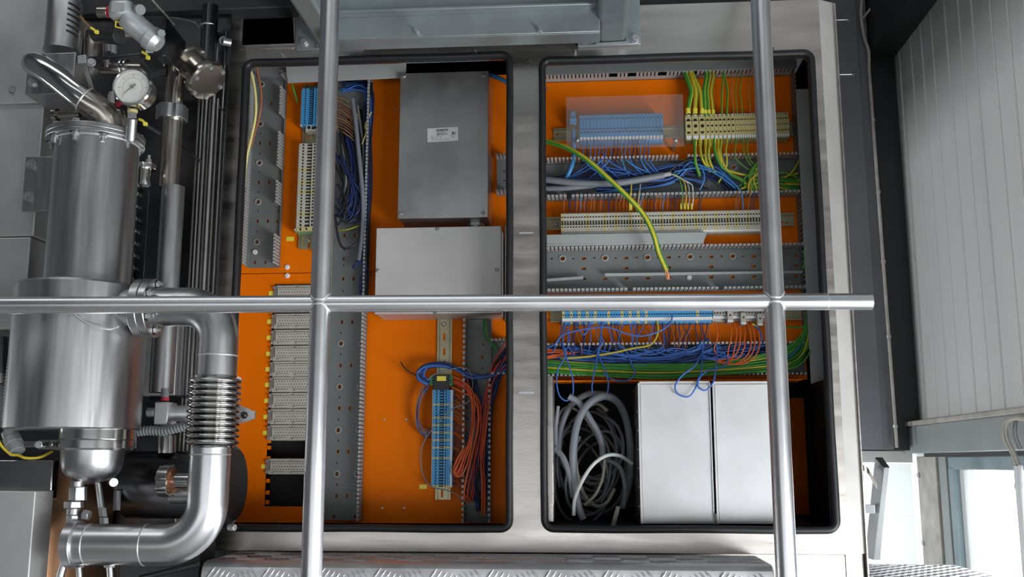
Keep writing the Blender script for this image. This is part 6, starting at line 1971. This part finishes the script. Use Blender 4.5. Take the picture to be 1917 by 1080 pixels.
for i, (x_, y0, y1, r_, mt_, lab) in enumerate(((4, 630, 700, 9, 'steel_dark', 'short dark pipe at the far left edge below the lower panel'), (2, 700, 718, 16, 'steel_frame', 'short flange at the far left edge below the dark pipe'), (3, 720, 800, 8, 'grey_plastic', 'lower dark pipe at the far left edge'))):
    vv = MB().cyl(W(x_, y0, -0.17), W(x_, y1, -0.17), R(r_, x_, y0, -0.17), n=24)
    tag(vv.build('edge_pipe', mt_), lab, 'pipe')
# drain fittings under the bowl
dv_ = thing('drain_fitting', 'stack of bright hex drain fittings with hose under the bowl', 'fitting', W(120, 1085, -0.27))
DY = -0.27
x_ = [(145, 900, 912, 12, 24), (146, 911, 937, 17, 6), (138, 938, 951, 18, 6), (138, 951, 964, 13, 24), (137, 964, 984, 13, 6)]
for px, y0, y1, r_, n_ in x_:
    MB().cyl(W(px, y0, DY), W(px - 0.5, y1, DY), R(r_, px, y0, DY), n=n_, phase=0.3).build('hex_nut' if n_ == 6 else 'sleeve', 'steel_brushed', dv_, 0.0012)
MB().cyl(W(146, 962, DY), W(168, 965, DY), R(5, 150, 962, DY), n=12).build('side_stub', 'steel_dark', dv_)
MB().cyl(W(156, 963, DY - 0.004), W(168, 965, DY - 0.004), R(10, 160, 962, DY), n=6).build('hex_nut', 'zinc', dv_, 0.001)
MB().tube(spline([W(135, 983, DY), W(133, 1005, DY), W(128, 1035, DY), W(118, 1060, DY), W(108, 1095, DY)], 7), R(7.5, 135, 985, DY), 16).build('hose', 'steel_brushed', dv_, sharp=80)
bh = thing('braided_hose', 'thin braided hose with hex ends hanging right of the drain fittings', 'hose', W(196, 985, -0.2))
MB().tube(spline([W(184, 905, -0.21), W(187, 930, -0.21), W(190, 953, -0.21)], 6), R(6, 186, 930, -0.21), 16).build('braid', 'steel_brushed', bh)
MB().cyl(W(191, 950, -0.21), W(193, 967, -0.21), R(8, 191, 960, -0.21), n=6).build('hex_end', 'zinc', bh, 0.0008)
MB().cyl(W(194, 968, -0.21), W(195, 980, -0.21), R(9, 195, 974, -0.21), n=6).build('hex_end', 'zinc', bh, 0.0008)
tag(MB().cyl(W(220, 918, -0.17), W(219, 955, -0.17), R(8, 220, 930, -0.17), n=20).build('short_pipe', 'steel_dark'), 'short dark pipe between braided hose and drum', 'pipe')
tag(MB().cyl(W(208, 900, -0.2), W(213, 903, -0.215), R(9, 210, 902, -0.2), n=24).build('brass_plug', 'steel_dark', None, 0.001), 'round dull plug below the bowl, right side', 'plug')
tag(MB().cyl(W(312, 815, -0.13), W(312, 848, -0.13), R(17, 312, 830, -0.13), n=28).build('drum_neck', 'steel_polished'), 'short polished neck rising from the dark drum', 'pipe')
# bronze casting
bz = MB()
n1, n2 = 18, 14
vsx, fsx = [], []
rnd = random.Random(3)
x0b, x1b = W(58, 960, -0.18).x, W(140, 960, -0.18).x
zb0, zb1 = W(100, 1110, -0.18).z, W(100, 872, -0.18).z
for j in range(n2 + 1):
    for i in range(n1 + 1):
        u_, v_ = i / n1, j / n2
        x_ = x0b + (x1b - x0b) * u_
        z_ = zb0 + (zb1 - zb0) * v_
        bul = 0.05 * math.sin(math.pi * u_) ** 0.7 * (1 - 0.55 * v_ ** 3) + 0.02 * math.exp(-((u_ - 0.35) ** 2 + (v_ - 0.75) ** 2) * 25) + 0.012 * math.exp(-((u_ - 0.6) ** 2) * 60) * (v_ < 0.62)
        vsx.append((x_, -0.15 - bul, z_))
for j in range(n2):
    for i in range(n1):
        a0 = j * (n1 + 1) + i
        fsx.append((a0, a0 + 1, a0 + n1 + 2, a0 + n1 + 1))
bz.add(vsx, fsx)
# close the back
bz.box(x0b, x1b, -0.15, -0.04, zb0, zb1)
tag(bz.build('bronze_casting', 'bronze', None, sharp=70), 'brown bronze casting behind the drain fittings in the lower left', 'casting')
# support legs under the lower pipe
for px, lab in ((147, 'left short steel support leg under the lower pipe'), (205, 'right short steel support leg under the lower pipe')):
    mb = MB().cyl(W(px, 1052, NY + 0.02), W(px + 6, 1140, NY + 0.02), R(6, px, 1060, NY + 0.02), n=16)
    mb.cyl(W(px - 2, 1050, NY + 0.02), W(px, 1062, NY + 0.02), R(11, px, 1056, NY + 0.02), n=6)
    tag(mb.build('support_leg', 'steel_brushed'), lab, 'leg')
tag(MB().cyl(W(262, 1082, -0.2), W(372, 1056, -0.2), R(5, 300, 1070, -0.2), n=14).build('lower_rod', 'steel_dark'), 'dark slanting rod under the lower elbow', 'rod')
tag(MB().box(W(230, 1100, -0.10).x, W(380, 1100, -0.10).x, -0.12, -0.05, 0.0, W(300, 990, -0.1).z).build('machine_block', 'dark_paint', None, 0.002), 'dark machine block below the drum', 'machine')

# ------------------------------------------------------------------ hall corner details on the right
# conduit along the dark panel
cd = thing('conduit', 'thin grey conduit with clips running down the edge of the dark panel', 'conduit', W(1678, 840, 2.30))
q = [W(1613, 0, 2.32), W(1612, 30, 2.32), W(1618, 70, 2.32), W(1626, 95, 2.32), W(1627, 130, 2.32)]
q2 = [W(1627, 130, 2.32), W(1679, 838, 2.32)]
MB().tube(spline(q, 6) + q2[1:], R(3.0, 1640, 300, 2.32), 10).build('tube', 'dirty_trim', cd, sharp=80)
MB().tube(spline([W(1612, 38, 2.32), W(1625, 22, 2.32), W(1648, -6, 2.30)], 6), R(2.2, 1640, 20, 2.32), 10).build('branch', 'dirty_trim', cd, sharp=80)
for py in (225, 360, 490, 630, 798):
    c = W(1627 + (py - 130) * 0.0735, py, 2.32)
    MB().cyl((c.x, 2.32, c.z - 0.006), (c.x, 2.32, c.z + 0.006), R(4.4, 1640, 300, 2.32), n=12).build('clip', 'zinc', cd)
for py, lab in ((37, 'upper threaded rod sticking out behind the cabinet top right'), (139, 'lower threaded rod sticking out behind the cabinet top right')):
    Yr = 0.40
    mb = MB().cyl((BX1 - 0.003, Yr, W(1560, py, Yr).z), W(1588 if py < 100 else 1598, py, Yr), R(2.2, 1570, py, Yr), n=10)
    mb.cyl(W(1586 if py < 100 else 1595, py, Yr), W(1590 if py < 100 else 1599, py, Yr), R(3.4, 1570, py, Yr), n=6)
    tag(mb.build('threaded_rod', 'steel_dark'), lab, 'rod')
# aluminium upright with bracket seen past the cabinet edge
LY = 1.78
lu = thing('bracket_upright', 'aluminium channel upright with hooked bracket behind the cabinet, lower right', 'upright', W(1640, 1040, LY))
fr_ = [W(1655, 876, LY), W(1665, 876, LY), W(1648, 1048, LY), W(1636, 1048, LY)]
mb = MB(); mb.prism(fr_, (0, 0.012, 0)); mb.build('front_flange', 'aluminium', lu, 0.001)
PQ = [W(1655, 876, LY), W(1636, 1048, LY), W(1619, 1043, LY + 0.05), W(1638, 857, LY + 0.05)]
mb = MB(); mb.prism(PQ, (0.003, 0.002, 0)); mb.build('side_web', 'aluminium', lu, 0.0008)
mb = MB(); mb.prism([W(1639, 856, LY + 0.05), W(1655, 874, LY), W(1665, 874, LY), W(1652, 856, LY + 0.05)], (0, 0, -0.003)); mb.build('top_cap', 'steel_dark', lu)
mb = MB()
q = [W(1604, 876, LY + 0.02), W(1616, 876, LY + 0.01), W(1624, 880, LY), W(1632, 893, LY - 0.004), W(1642, 910, LY - 0.006)]
s2 = spline(q, 5)
for a_, b_ in zip(s2, s2[1:]):
    mb.prism([a_ + Vector((0, 0, 0.010)), b_ + Vector((0, 0, 0.010)), b_ + Vector((0, 0, -0.010)), a_ + Vector((0, 0, -0.010))], (0, 0.004, 0))
mb.build('hooked_bracket', 'steel_warm', lu)
a = rect(1602, 945, 1638, 961, LY - 0.002)
MB().box(a[0], a[1], LY - 0.002, LY + 0.02, a[2], a[3]).build('cross_bar', 'aluminium', lu, 0.001)
for py in (905, 920, 960, 1000):
    c = W(1662 - (py - 876) * 0.09, py, LY)
# white cable conduit at the right edge
WYc = 1.30
wc = thing('cable_conduit', 'white conduit with two cables rising along the window at the right edge', 'conduit', WX(1905, 1000, WX0 - 0.08))
xw = WX0 - 0.07
q0 = WX(1906, 872, xw)
MB().cyl((xw, q0.y, q0.z), (xw, q0.y, 0.6), 0.013, n=20).build('pipe', 'white_plastic', wc)
MB().cyl((xw, q0.y, WX(1906, 905, xw).z), (xw, q0.y, WX(1906, 915, xw).z), 0.0155, n=20).build('clip', 'white_plastic', wc)
for dx in (0, 5):
    q = [WX(1904 + dx, 872, xw), WX(1895 + dx, 850, xw), WX(1880 + dx * 1.2, 820, xw - 0.005), WX(1880 + dx, 795, xw - 0.005), WX(1892 + dx, 784, xw), WX(1930, 782 + dx, xw)]
    MB().tube(spline(q, 6), 0.0052, 10).build('cable', 'dirty_trim', wc, sharp=80)
